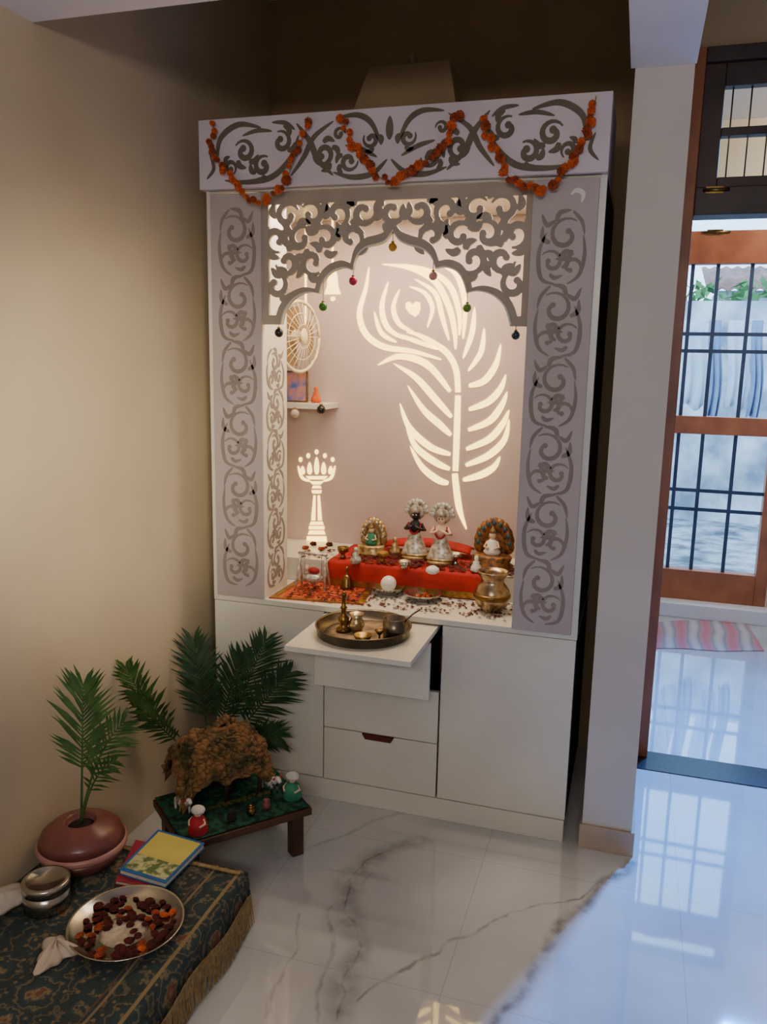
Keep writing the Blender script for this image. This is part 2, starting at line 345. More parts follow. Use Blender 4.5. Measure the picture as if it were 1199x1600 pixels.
for x in(1073,1112,1165):
    X=Yp(x,545,Yf).x;gr.box(X-.011,X+.011,Yf+.032,Yf+.043,qb,zfh0)
gr.build('grille',m_navy,d2)
b0=Yp(1108,363,Yf)
MB().tube([(b0.x-.03,Yf-.008,b0.z),(b0.x+.12,Yf-.008,b0.z)],.008).box(b0.x-.01,b0.x+.08,Yf-.006,Yf,b0.z-.015,b0.z+.015).build('bolt',m_brass,d2)
# outside
struct('ground',MB().box(-1,7,Yf+.12,Yf+9,-.12,-.02),m_ground)
zcw=Yp(1140,470,Yf+3.6).z
struct('wall_compound',MB().box(-1,7,Yf+3.6,Yf+3.8,-.02,zcw),m_ext)
ln=Yf+1.9
wl=thing('clothes_line','thin clothes line strung outside the grille door','clothes line',(2.6,ln,-.02))
MB().tube([(.6,ln,1.96),(2.4,ln,1.93),(4.6,ln,1.96)],.004,6).build('rope',m_cotton,wl)
MB().tube([(.6,ln,-.02),(.6,ln,2.0)],.02).build('pole',m_dsteel,wl)
MB().tube([(4.6,ln,-.02),(4.6,ln,2.0)],.02).build('pole',m_dsteel,wl)
def washing(pxc,wpx,bot,mat,label):
    a=Yp(pxc-wpx,500,ln).x;b=Yp(pxc+wpx,500,ln).x;zt=1.95;z0=Yp(pxc,bot,ln).z
    mb=MB().grid(lambda u,v:(a+(b-a)*u*(1-.12*v)+.02*sin(5*v),ln-.022-.03*sin(u*13)*(1-v)-.004,z0+(zt-z0)*v+.03*sin(u*7)*(1-v)),16,8)
    tag(mb.build('hanging_cloth',mat,solid=.006),label,'washing','washing hanging outside')
washing(1092,20,636,m_cl1,'pale blue sheet hanging outside behind the left grille pane')
washing(1124,11,655,m_cl2,'faded blue garment hanging outside beside the pale sheet')
washing(1160,17,640,m_cl1.copy(),'second pale cloth hanging outside, right of the faded blue garment')
washing(1190,10,655,m_cl2.copy(),'faded blue garment at the far right of the washing line')
# neighbour's shed roof over the wall
sp_=Yp(1172,450,Yf+5.6);sz=sp_.z+.12
sd=thing('garden_shed','low shed with rusty sloping roof beyond the compound wall','shed',(sp_.x+.3,Yf+6,-.02))
MB().box(sp_.x-.35,sp_.x+1.4,Yf+5.6,Yf+6.6,-.02,sz-.15).build('wall',m_ext,sd)
MB().grid(lambda u,v:(sp_.x-.5+2.0*u,Yf+5.4+1.4*v,sz-.15+.4*v+.015*sin(u*90)),90,2).build('roof',M('rusty corrugated sheet',(150,104,92),(110,78,74),5,.7),sd,solid=.01)
bush=MB();bc=Yp(1138,455,Yf+4.4)
for k in range(520):
    a=random.random()*2*PI;r=random.random()**.5;p=Vector((bc.x+r*.5*cos(a),bc.y+r*.35*sin(a),.6+random.random()*(bc.z-.5)))
    u=Vector((random.uniform(-1,1),random.uniform(-1,1),random.uniform(-1,1))).normalized()*.09;v=Vector((random.uniform(-1,1),random.uniform(-1,1),random.uniform(-1,1))).normalized()*.05
    bush.add([p-u,p+v,p+u,p-v],[(0,1,2,3)])
bt_=thing('garden_bush','leafy green bush showing over the white compound wall','bush',(bc.x,bc.y,-.02))
bush.build('foliage',m_bush,bt_);MB().tube([(bc.x,bc.y,-.02),(bc.x,bc.y,.9)],.04).build('stem',m_moss,bt_)
# door mat
c4=[Zp(1026,1013,.004),Zp(1195,1018,.004),Zp(1163,966,.004),Zp(1028,972,.004)]
def matf(u,v):
    a=c4[0].lerp(c4[1],u);b=c4[3].lerp(c4[2],u);p=a.lerp(b,v);p.z=.0055;p.y+=.012*sin(u*8);return p
tag(MB().grid(matf,20,8,False).build('doormat',m_stripe,solid=.004),'pink striped rag doormat on the floor before the grille door','doormat')
# ------------------------------------------------------------------ shrine
sh=thing('home_shrine','tall white and mauve carved home shrine cabinet with backlit feather','shrine',(W/2,.3,0))
MB().box(.004,W-.004,.0,Yb,0,hp-.004).build('plinth',m_lam,sh,.002)
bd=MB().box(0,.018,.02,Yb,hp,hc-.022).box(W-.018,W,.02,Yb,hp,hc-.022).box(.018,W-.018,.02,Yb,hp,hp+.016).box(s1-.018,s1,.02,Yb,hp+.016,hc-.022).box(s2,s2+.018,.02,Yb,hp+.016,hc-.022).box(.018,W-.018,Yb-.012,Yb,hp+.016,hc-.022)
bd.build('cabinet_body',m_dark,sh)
MB().box(0,W,0,Yb,hc-.02,hc).build('countertop',m_lam,sh,.0015)
dl=MB().box(.002,s1-.002,0,.018,hp,hc-.022).build('cabinet_door',m_lam,sh,.0015)
dr=MB().box(s2+.004,W-.002,0,.018,hp,hc-.022).build('cabinet_door',m_lam,sh,.0015)
hz=Yp(690,1020,0).z
MB().box(s2+.001,s2+.006,-.004,.01,hz-.07,hz+.06).build('handle',m_maroon,dr)
zsh=hc-.026
MB().box(s1+.002,s2-.012,-dsh,.35,zsh-.018,zsh).build('pull_out_shelf',m_lam,sh,.0015)
zd0=Yp(585,1083,-.10).z;zd1=zsh-.03
dw=MB().box(s1+.004,s2-.014,-.10,-.082,zd0,zd1).build('drawer',m_lam,sh,.0015)
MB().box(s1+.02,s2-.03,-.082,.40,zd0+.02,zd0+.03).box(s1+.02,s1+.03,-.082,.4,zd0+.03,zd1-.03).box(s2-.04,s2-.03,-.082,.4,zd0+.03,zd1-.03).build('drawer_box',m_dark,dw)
zm=Yp(594,1149,0).z
MB().box(s1+.002,s2-.002,0,.018,zm+.002,zd0-.01).build('drawer',m_lam,sh,.0015)
dw2=MB().box(s1+.002,s2-.002,0,.018,hp,zm-.002).build('drawer',m_lam,sh,.0015)
h0=Yp(566,1146,0);h1=Yp(616,1154,0)
MB().add([(h0.x,-.004,zm-.002),(h1.x,-.004,zm-.002),(h1.x-.012,-.004,zm-.022),(h0.x+.012,-.004,zm-.022),(h0.x,.004,zm-.002),(h1.x,.004,zm-.002),(h1.x-.012,.004,zm-.022),(h0.x+.012,.004,zm-.022)],[(0,1,2,3),(4,7,6,5),(0,4,5,1),(1,5,6,2),(2,6,7,3),(3,7,4,0)]).build('handle',m_maroon,dw2)
# upper frame
MB().box(0,.018,.018,Yb,hc,hb).build('side_panel',m_lam,sh);MB().box(W-.018,W,.018,Yb,hc,hb).build('side_panel',M('side laminate with painted shadow',(60,52,50),(52,46,44),5,.5),sh)  # right panel coloured dark, side shadow put into the laminate
MB().box(0,W,0,Yb,hb,hb+.02).build('top_panel',m_lam,sh)
xi=Yp(412,700,0).x;xr_=Yp(818,640,0).x
MB().box(0,.03,0,.018,hc,hb).build('frame_post',m_lam,sh,.001);MB().box(W-.03,W,0,.018,hc,hb).build('frame_post',m_lam,sh,.001)
def scroll_col(mb,x0,x1,z0,z1,d0,d1,mp=lambda a,b,d:(a,d,b),flip=1,n=6,w=.014):
    xc=(x0+x1)/2;hw=(x1-x0)/2;H=(z1-z0)/n
    for k in range(n):
        z=z0+H*(k+.5);s=flip*(1 if k%2==0 else -1)
        X=lambda v:xc+s*v*hw
        A0=lambda a:a if s>0 else PI-a
        mb.spiral(X(.12),z+.16*H,.24*H,A0(.9),1.0*s,w,d0,d1,mp)
        for b in(2.2,3.6,5.2): mb.leaf(X(.12),z+.16*H,.24*H,A0(b),s,w*1.05,d0,d1,mp)
        mb.spiral(X(-.42),z-.20*H,.17*H,A0(PI-.6),-.95*s,w*.9,d0,d1,mp)
        for b in(4.6,5.8): mb.leaf(X(-.42),z-.20*H,.17*H,A0(b),-s,w*.9,d0,d1,mp)
        mb.spiral(X(.45),z-.27*H,.16*H,A0(-1.2),.9*s,w*.85,d0,d1,mp)
        mb.leaf(X(.45),z-.27*H,.16*H,A0(2.4),s,w*.8,d0,d1,mp)
        mb.stroke([(X(.3),z-.5*H),(X(.8),z-.38*H),(X(1.0),z-.1*H),(X(.9),z+.16*H)],w*.85,d0,d1,mp,(.2,.15),5,1)
        mb.stroke([(X(.95),z+.16*H),(X(.8),z+.34*H),(X(.4),z+.48*H)],w*.8,d0,d1,mp,(.1,.4),5,1)
        mb.stroke([(X(-.2),z-.5*H),(X(-.85),z-.42*H),(X(-1.0),z-.08*H),(X(-.7),z+.2*H)],w*.95,d0,d1,mp,(.2,.2),5,1)
        mb.stroke([(X(-.95),z+.45*H),(X(-.7),z+.3*H),(X(-.35),z+.36*H)],w*1.0,d0,d1,mp,(.1,.3),5,1)
        mb.stroke([(X(-.1),z-.12*H),(X(.2),z-.05*H),(X(.55),z-.1*H)],w*.8,d0,d1,mp,(.2,.1),5,1)
    return mb
cl_=MB().box(.018,xi,-.008,0,hc+.002,hb-.004).build('carved_panel',m_mauve,sh,.001)
zl0=Yp(380,915,-.008).z;zl1=Yp(365,325,-.008).z
scroll_col(MB(),.05,xi-.025,zl0,zl1,-.0084,-.0070).build('scroll_carving',m_carve,cl_)
cr_=MB().box(xr_,W-.02,-.02,0,hc+.002,hb-.004).build('carved_panel',m_mauve,sh,.001)
scroll_col(MB(),xr_+.025,W-.05,hc+.03,hb-.09,-.0204,-.0190,flip=-1).build('scroll_carving',m_carve,cr_)
q=[Yp(x,y,-.021) for x,y in((892,304),(902,297),(912,303),(909,316))]
MB().stroke([(p.x,p.z) for p in q],.014,-.0212,-.0195,taper=(.1,.1),mid=1).build('crescent_glint',m_lam,cr_)  # glint of light drawn as a pale laminate stroke
ip=MB().box(xi-.018,xi,0,.2,hc+.001,hb-.002).build('inner_side_panel',m_lam,sh)
scroll_col(MB(),.03,.17,hc+.03,1.62,xi+.0008,xi-.001,mp=lambda a,b,d:(d,a,b),w=.014).build('scroll_carving',m_carve,ip)
MB().box(xr_,xr_+.018,0,.2,hc+.001,hb-.002).build('inner_side_panel',m_lam,sh)
bp=MB().box(.018,W-.018,Yb-.014,Yb-.001,hc+.001,hb-.001).build('back_panel',m_bp,sh)
zst=hc+.09
MB().box(.019,W-.019,.28,Yb-.015,hc+.0005,zst).build('step_platform',m_lam,sh,.002)
# fascia
fa=MB().box(-.002,W+.002,-.04,-.02,hfb,ht).box(-.002,.016,-.02,.3,hfb,ht).box(W-.016,W+.002,-.02,.3,hfb,ht).build('fascia',m_fascia,sh,.0015)
mb=MB();Hf=ht-hfb
def fp(u,v): return (u*W,hfb+v*Hf)
for sgn in(0,1):
    u_=lambda u:u if sgn==0 else 1-u
    fl=1 if sgn==0 else -1
    def ST(pts,w): mb.stroke([fp(u_(a),b) for a,b in pts],w*1.35,-.0408,-.0395,taper=(.15,.2),mid=1)
    def SP(u,v,r,a,t,w,lv=()):
        x,z=fp(u_(u),v);A_=a if fl>0 else PI-a;mb.spiral(x,z,r,A_,t*fl,w*1.3,-.0408,-.0395)
        for l in lv: mb.leaf(x,z,r,l if fl>0 else PI-l,fl*(1 if t>0 else -1),w*1.35,-.0408,-.0395)
    SP(.125,.52,.036,2.6,-1.1,.014,(4,5.2));SP(.175,.30,.032,1,1.0,.014,(3.8,5));SP(.085,.3,.024,-1,1.0,.011,(2.4,3.6));SP(.225,.62,.034,2,-1.0,.013,(.6,5.4));SP(.335,.42,.036,3.3,1.1,.013,(5.4,.6,1.6));SP(.40,.3,.030,0,-1.0,.012,(2.4,3.4));SP(.455,.58,.026,2.6,1.0,.011,(5,.4));SP(.375,.68,.02,0,1,.009)
    ST([(.05,.4),(.06,.72),(.11,.9),(.17,.84)],.014);ST([(.07,.12),(.13,.08),(.2,.14),(.25,.4),(.27,.7)],.014);ST([(.12,.74),(.16,.8),(.2,.78)],.01)
    ST([(.265,.86),(.30,.6),(.32,.35),(.36,.12)],.015);ST([(.36,.86),(.31,.66),(.285,.4),(.25,.14)],.013)
    ST([(.37,.9),(.42,.92),(.455,.8),(.48,.5)],.013);ST([(.36,.16),(.41,.08),(.46,.12),(.495,.3)],.013);ST([(.39,.52),(.43,.46),(.47,.34)],.011)
    ST([(.02,.15),(.04,.3),(.03,.5)],.009);ST([(.2,.9),(.235,.88),(.26,.78)],.01)
x0=W/2
mb.stroke([(x0,hfb+.56*Hf),(x0,hfb+.7*Hf),(x0,hfb+.88*Hf)],.024,-.0408,-.0395,taper=(.05,.05),mid=1)
mb.build('scroll_carving',m_fcut,fa)
# dome crown
dq=[Yp(543,180,.3),Yp(577,104,.3),Yp(703,97,.3),Yp(724,160,.3)]
dxl,dxr=dq[0].x,dq[3].x
mb=MB().add([(dxl-.05,.18,hb+.02),(dxr+.05,.18,hb+.02),(dxr+.05,.5,hb+.02),(dxl-.05,.5,hb+.02),(dq[1].x,.3,dq[1].z),(dq[2].x,.3,dq[1].z),(dq[2].x,.4,dq[1].z),(dq[1].x,.4,dq[1].z)],[(0,3,2,1),(4,5,6,7),(0,1,5,4),(1,2,6,5),(2,3,7,6),(3,0,4,7)])
dm=mb.build('dome_crown',m_dome,sh,.004)
cx_=(dq[1].x+dq[2].x)/2;zt=dq[1].z
MB().lathe([(.024,0),(.016,.008),(.009,.016),(.017,.028),(.009,.04),(.003,.05),(0,.052)],(cx_,.35,zt),16).build('finial',m_dome,dm)
# lattice arch
A=[(441,507),(447,485),(462,466),(482,457),(500,459),(506,440),(520,425),(538,419),(552,423),(558,402),(572,388),(590,383),(603,377),(614,362),(625,377),(640,384),(660,390),(674,402),(681,420),(697,418),(714,425),(724,440),(729,458),(747,455),(770,462),(788,480),(797,508)]
YL=.004
def L2(p): q=Yp(p[0],p[1],YL);return(q.x,q.z)
AL=[]
for i0,i1 in((0,4),(4,8),(8,13),(13,18),(18,22),(22,26)):
    seg=[tuple(v) for v in catm([Vector(L2(p)) for p in A[i0:i1+1]],5)]
    AL+=seg if not AL else seg[1:]
cxm=(AL[0][0]+AL[-1][0])/2;czm=L2((618,520))[1]
d0,d1=YL,YL+.012
la=MB()
OUT=[(cxm+(a[0]-cxm)*1.07,czm+(a[1]-czm)*1.10+.004) for a in AL]
db=d0-.0016
x0,x1=xi,xr_;zt=Yp(620,312,YL).z;zb_=min(AL[0][1],AL[-1][1]);zt2=hb-.002
for i in range(len(AL)-1):
    q=[AL[i],AL[i+1],OUT[i+1],OUT[i]]
    q=[(min(max(a,x0),x1),b) for a,b in q]
    la.add([(a,db,b) for a,b in q]+[(a,d1,b) for a,b in q],[(0,1,2,3),(4,7,6,5),(0,4,5,1),(2,6,7,3)])
la.box(x0,x1,d0-.0020,d1,zt,zt2);la.box(x0,x0+.022,d0-.0024,d1,zb_,zt);la.box(x1-.022,x1,d0-.0024,d1,zb_,zt);la.box(x0,AL[0][0],d0-.0028,d1,zb_,zb_+.03);la.box(AL[-1][0],x1,d0-.0028,d1,zb_,zb_+.03)
def archz(x):
    for a,b in zip(AL[:-1],AL[1:]):
        if a[0]<=x<=b[0]: return a[1]+(b[1]-a[1])*(x-a[0])/(b[0]-a[0]+1e-9)
    return zb_
def outz(x):
    for a,b in zip(OUT[:-1],OUT[1:]):
        if a[0]<=x<=b[0]: return a[1]+(b[1]-a[1])*(x-a[0])/(b[0]-a[0]+1e-9)
    return zb_
sp=.088;row=0;z=zt-.036
while z>zb_:
    half=(x1-x0)/2;nx=int(half/sp)+2
    for k in range(nx):
        for sg in(-1,1):
            xx=(x0+x1)/2+sg*(sp*(k+(.5 if row%2 else .04+0*k)))
            if not row%2 and k==0 and sg<0: continue
            if xx<x0+.03 or xx>x1-.03 or z<outz(xx)+.010: continue
            a=(k*2.1+row*1.7+.6)%(2*PI);dd=1 if (k+row)%2 else -1
            if sg<0: a=PI-a;dd=-dd
            la.spiral(xx,z,.042,a,.9*dd,.022,d0,d1,shrink=.66,dot=.5)
            for off in(PI*.55,PI*1.1,PI*1.7): la.leaf(xx,z,.042,a-off*dd,dd,.024,d0,d1)
    z-=.074;row+=1
al=la.build('arch_lattice',m_jali,sh)
ed=MB()
for i in range(len(AL)-1):
    q=[AL[i],AL[i+1]]
    o_=[(cxm+(a[0]-cxm)*1.014,czm+(a[1]-czm)*1.02) for a in q][::-1];q+=o_
    ed.add([(a,d0-.0042,b) for a,b in q]+[(a,d0,b) for a,b in q],[(0,1,2,3),(0,4,5,1),(2,6,7,3)])
ed.build('edge_highlight',m_lam,al)  # pale strip painted in as the highlight along the arch edge
# glowing feather
YG=Yb-.0145
def gl(mb,pts,w,tp=(.3,.3),mid=1):
    Q=[Yp(x,y,YG) for x,y in pts];mb.stroke([(q.x,q.z) for q in Q],mm(w,Q[0]),YG-.0015,YG+.001,taper=tp,mid=mid)
ft=MB()
gl(ft,[(729,827),(718,795),(713,760),(711,740)],10,(.15,.9),0);gl(ft,[(712,736),(714,680),(716,618)],9.5,(.9,.9),0);gl(ft,[(716,613),(713,578),(700,553),(680,538),(655,524),(636,519)],9.5,(.9,.2),0)
for p in([(733,603),(757,595),(775,570),(783,537)],[(733,640),(763,628),(782,608),(791,585)],[(732,672),(765,658),(784,634),(793,612)],[(729,702),(765,686),(786,662),(796,640)],[(728,727),(763,712),(788,688),(796,655)],[(724,750),(752,742),(772,730),(782,713)]): gl(ft,p,10.5,(.45,.02))
for p in([(590,571),(625,557),(668,570),(704,612)],[(615,568),(650,590),(682,625),(706,652)],[(637,602),(662,640),(688,664),(705,680)],[(625,630),(640,668),(672,698),(704,710)],[(634,662),(650,698),(680,722),(703,733)],[(641,697),(660,730),(685,750),(701,755)]): gl(ft,p,10.5,(.02,.45))
for p,w in(([(577,417),(572,450),(562,490),(572,522),(600,542),(645,549),(690,562)],10),([(607,440),(597,480),(606,512),(632,530)],9),([(585,487),(596,520),(620,535)],7),([(597,413),(640,419),(680,440),(702,480),(711,520),(712,546)],9.5),([(628,413),(672,424),(704,448),(718,490),(718,524)],9),([(692,416),(714,430),(727,475),(724,530)],8.5),([(742,480),(738,520),(724,560)],8.5),([(757,513),(752,550),(732,580)],8.5),([(648,436),(680,458),(692,498),(702,532)],8),([(612,520),(650,533),(684,546)],7),([(625,452),(615,480),(624,506),(648,520)],8),([(640,448),(664,458),(676,482),(668,512)],7)): gl(ft,p,w,(.08,.2))
h=[Yp(645+x*.9,482+y*.9,YG) for x,y in((5,15),(-5,9),(-12,-1),(-12,-9),(-6,-12),(0,-7),(6,-12),(13,-10),(14,0),(11,9))]
ft.add([(q.x,YG-.0015,q.z) for q in h],[tuple(range(10))])
ft.build('feather_light',m_glow,bp)
# turned lamp stand
sl=MB()
def slab(y0,y1,w0,w1):
    q=[Yp(x,y,YG) for x,y in((495-w0/2,y0),(495+w0/2,y0),(495+w1/2,y1),(495-w1/2,y1))]
    sl.add([(p.x,YG-.0015,p.z) for p in q]+[(p.x,YG+.001,p.z) for p in q],[(0,1,2,3),(4,7,6,5),(0,4,5,1),(1,5,6,2),(2,6,7,3),(3,7,4,0)])
slab(838,846,30,32);slab(829,835,23,27);slab(822,827,24,24);slab(815,820,18,22)
for s in(-1,1):
    q=[Yp(495+s*x,y,YG) for x,y in((2,813),(8.5,813),(5,774),(1.5,774))];sl.add([(p.x,YG-.0015,p.z) for p in q],[(0,1,2,3)])
slab(766,771,16,13);slab(759,763,11,15);slab(752,757,22,12);slab(744,749,34,24)
for x,y,yb in((473,728,741),(484,722,741),(495,714,741),(506,722,741),(517,728,741)):
    gl(sl,[(x,yb),(x,(y+yb)/2+2),(x,y)],8,(.35,.02))
for x,y in((470,718),(482,712),(495,706),(508,712),(520,718)):
    q=[Yp(x+3*cos(k*PI/4),y+4*sin(k*PI/4),YG) for k in range(8)];sl.add([(p.x,YG-.0015,p.z) for p in q],[tuple(range(8))])
gl(sl,[(466,728),(472,746),(485,752)],4.5,(.3,.3));gl(sl,[(524,728),(518,746),(505,752)],4.5,(.3,.3))
sl.build('lamp_stand_light',m_glow,bp)
bl=MB()
q=[Yp(520+x,y,YG) for x,y in((-3,420),(-7,428),(-9,448),(-13,460),(13,460),(9,448),(7,428),(3,420))]
bl.add([(p.x,YG-.0015,p.z) for p in q],[tuple(range(8))]);gl(bl,[(517,466),(520,467),(524,466)],7);gl(bl,[(520,417),(520,330)],3,(1,1),0);gl(bl,[(478,520),(478,330)],3,(1,1),0)
bl.build('bell_light',m_glow,bp)
# corner shelf
zk=Yp(480,630,.45).z;kx=Yp(511,632,.45).x
MB().box(.02,kx,.43,Yb-.016,zk-.022,zk).build('corner_shelf',m_lam,sh,.002)
# ------------------------------------------------------------------ on the shrine
fc=Yp(468,526,.36);fr=mm(54,fc);fn=thing('wall_fan','small round cream fan on the shrine\'s left inner side','fan',(.03,.36,fc.z))
cg=MB();yw=.22
def FR(x,y,z): return (fc.x+x*cos(yw)+y*sin(yw),fc.y-x*sin(yw)+y*cos(yw),fc.z+z)
for rr in(1,.66,.34):
    cg.tube([FR(.022*(1-rr*rr),fr*rr*cos(a*PI/16),fr*rr*sin(a*PI/16)) for a in range(33)],.0018 if rr<1 else .007,5)
for k in range(26):
    a=k*PI/13;cg.tube([FR(.022*(1-r*r),fr*r*cos(a),fr*r*sin(a)) for r in(.25,.5,.75,1)],.0019,4)
cg.build('cage',m_fan,fn)
MB().ball(FR(.022,0,0),.01,fr*.24,fr*.24,16,8).build('hub',m_fan,fn)
m_blade=M('translucent brown fan blade',(150,120,88),(138,108,78),6,.4)
for k in range(3):
    a0=k*2*PI/3
    MB().grid(lambda u,v:FR(-.012-.012*(u-.5),fr*(.15+.7*v)*cos(a0+(u-.5)*1.3),fr*(.15+.7*v)*sin(a0+(u-.5)*1.3)),5,4).build('blade',m_blade,fn)
MB().tube([FR(-.01,0,0),FR(-.04,0,0),(.02,fc.y,fc.z)],[.03,.03,.02],12).build('motor_housing',m_fan,fn)
pp=Yp(461,625,.5);ph=mm(48,pp);pw=mm(42,pp)
pf=thing('framed_picture','small framed devotional picture standing on the corner shelf','picture',(pp.x,.5,zk))
MB().box(pp.x-pw/2,pp.x+pw/2,.5,.512,zk+.0004,zk+ph).build('frame',m_brass,pf,.002)
MB().box(pp.x-pw/2+.006,pp.x+pw/2-.006,.498,.5,zk+.006,zk+ph-.006).build('print',M('blue and peach print',(70,110,190),(226,150,110),22,.4),pf)
def small(name,label,cat,px,py,wpx,hpx,z,mat,pr,group=None,P=None,n=20):
    P=P or Zp(px,py,z);h_=mm(hpx,P);w_=mm(wpx,P)/2;mx=max(r for r,_ in pr)
    mb=MB().lathe([(r/mx*w_,q*h_) for r,q in pr],(P.x,P.y,z),n)
    return tag(mb.build(name,mat),label,cat,group),P,w_,h_
fgp=Vector((Yp(494,620,.5).x,.5,zk))
SEATED=[(.8,0),(1,.08),(.9,.3),(.55,.5),(.6,.6),(.3,.68),(.42,.8),(.3,.95),(0,1)]
small('figurine','tiny orange seated figurine on the corner shelf','figurine',0,0,16,26,zk+.0004,m_mari,SEATED,P=fgp)
def bauble(px,py,Y,c,label,ztop,grp='coloured baubles under the arch'):
    P=Yp(px,py,Y);r=mm(7,P);t=thing('hanging_bauble',label,'bauble',(P.x,P.y,P.z-r),grp)
    MB().ball(P,r).build('ball',M('bauble '+label[:9],c,None,30,.25),t)
    MB().lathe([(r*.35,0),(r*.35,r*.35),(0,r*.4)],(P.x,P.y,P.z+r*.9),10).tube([(P.x,P.y,P.z+r),(P.x,P.y,max(ztop,P.z+r*1.4))],.0012,5).build('cap_and_thread',m_gold,t)
for px,py,c,l in((436,520,(30,26,34),'black bauble hanging at the left foot of the arch'),(505,479,(70,130,40),'green bauble under the left side of the arch'),(552,439,(190,30,80),'magenta bauble under the left inner arch cusp'),(614,386,(200,150,50),'gold bauble hanging from the arch tip'),(677,431,(206,150,146),'pale pink bauble under the right inner arch cusp'),(730,481,(90,140,40),'green bauble under the right side of the arch'),(806,524,(40,60,80),'dark blue bauble at the right foot of the arch')):
    Q=Yp(px,py,YL-.006);bauble(px,py,YL-.006,c,l,max(archz(Q.x),Q.z+.012)+.004)
bauble(461,646,.426,(210,190,170),'cream bauble hanging from the corner shelf',zk-.015,'baubles under the corner shelf')
bauble(502,640,.426,(30,26,30),'black bauble hanging from the corner shelf',zk-.015,'baubles under the corner shelf')
# garlands
def flower_mesh(r,seed,name,flat=.8):
    rnd=random.Random(seed);mb=MB();n,m=14,8
    def fn(u,v):
        t=PI*v;k=1+.22*(1 if (int(round(u*n))+int(round(v*m)))%2 else -1)+rnd.uniform(-.12,.12)
        if v in(0,1):k=.9
        return(r*k*sin(t)*cos(2*PI*u),r*k*sin(t)*sin(2*PI*u),-r*flat*k*cos(t))
    vs=[fn(i/n,j/m) for j in range(m+1) for i in range(n)]
    mb.add(vs,[(j*n+i,j*n+(i+1)%n,(j+1)*n+(i+1)%n,(j+1)*n+i) for j in range(m) for i in range(n)])
    me=bpy.data.meshes.new(name);me.from_pydata(mb.v,[],mb.f);return me
fme=[];fml=[]
for i,mt in enumerate((m_mari,m_marid,m_mari,m_dred)):
    me=flower_mesh(.0155,i,'flower_%d'%i);me.materials.append(mt);fme.append(me)
    me=flower_mesh(.0125,i+9,'flat_flower_%d'%i,.5);me.materials.append(mt);fml.append(me)
YGd=-.058
for pts,lab in(([(335,192),(330,215),(333,240),(350,262),(370,288),(378,306),(405,316),(433,300),(452,270),(466,232),(484,188)],'dried marigold garland swagged across the left third of the fascia'),
    ([(534,184),(545,212),(560,240),(585,270),(612,283),(650,266),(680,245),(702,215),(716,174)],'dried marigold garland swagged across the middle of the fascia'),
    ([(754,184),(764,215),(782,252),(800,282),(826,292),(850,296),(880,268),(905,232),(922,200),(932,150)],'dried marigold garland swagged across the right third of the fascia')):
    Q=[Yp(x,y,YGd) for x,y in pts];t=thing('flower_garland',lab,'garland',Q[0],'marigold garlands');Q=catm(Q,12)
    MB().tube(Q,.0015,5).build('string',m_fringe,t)
    acc=.02;gap=.015
    for a,b in zip(Q[:-1],Q[1:]):
        acc+=(b-a).length
        if acc>gap:
            acc=0;gap=random.uniform(.010,.021);p=b.copy();p.x+=random.uniform(-.009,.009);p.z+=random.uniform(-.006,.006);p.y-=random.uniform(0,.006)
            o=bpy.data.objects.new('flower',random.choice([fme[0],fme[1],fme[1],fme[2]]));COL.objects.link(o);o.parent=t;o.location=p-t.location
            o.rotation_euler=(random.uniform(0,6),random.uniform(0,6),0);k=random.uniform(.5,.9);o.scale=(k,k,k)
# red cloth on step
a=Yp(512,885,.268).x;b=Yp(760,895,.268).x
cs=[(.575,zst+.003),(.45,zst+.003),(.30,zst+.004),(.276,zst+.002),(.268,zst-.008),(.266,zst-.04),(.262,hc+.03),(.255,hc+.004)]
mb=MB().grid(lambda u,v:(a+(b-a)*u,cs[int(round(v*7))][0]-.002*(1+sin(u*40))*(v>.55)*v,cs[int(round(v*7))][1]),60,7)
rc=tag(mb.build('altar_cloth',m_red,solid=.002),'red velvet cloth draped over the altar step','cloth')
MB().grid(lambda u,v:(a+(b-a)*u,(.252-.003*(1+sin(u*40))) if v else (.256-.003*(1+sin(u*40))),hc+.006+.024*v),60,1).build('gold_border',m_gold,rc)
c4m=[Zp(418,934,hc+.002),Zp(568,945,hc+.002),Zp(588,912,hc+.002),Zp(452,905,hc+.002)]
for q in c4m: q.x=max(q.x,xi+.008);q.y=max(q.y,.006)
def mf(u,v):
    p=c4m[0].lerp(c4m[1],u).lerp(c4m[3].lerp(c4m[2],u),v);p.z=hc+.003;return p
bm_=tag(MB().grid(mf,8,6).build('brocade_mat',m_matred,solid=.002),'orange and red brocade mat at the counter\'s left end','mat')
bb=MB()
for i in range(4):
    p,q=mf(*((0,0),(1,0),(1,1),(0,1))[i]),mf(*((1,0),(1,1),(0,1),(0,0))[i]);cc=mf(.5,.5)
    bb.add([p,q,q.lerp(cc,.14),p.lerp(cc,.14)],[(0,1,2,3)])
for i in range(len(bb.v)): bb.v[i]=(bb.v[i][0],bb.v[i][1],hc+.0045)
bb.build('gold_border',m_gold,bm_)
x0=Yp(604,840,.5).x;x1=Yp(738,845,.5).x
tag(MB().grid(lambda u,v:(x0+(x1-x0)*u,.47+.09*v,zst+.006+.062*(sin(PI*min(1,max(0,.08+.84*u)))**.35)*(sin(PI*(.12+.76*v))**.5)),20,10).build('velvet_cushion',m_red,solid=.004),'red velvet bolster behind the two standing figurines','cushion')
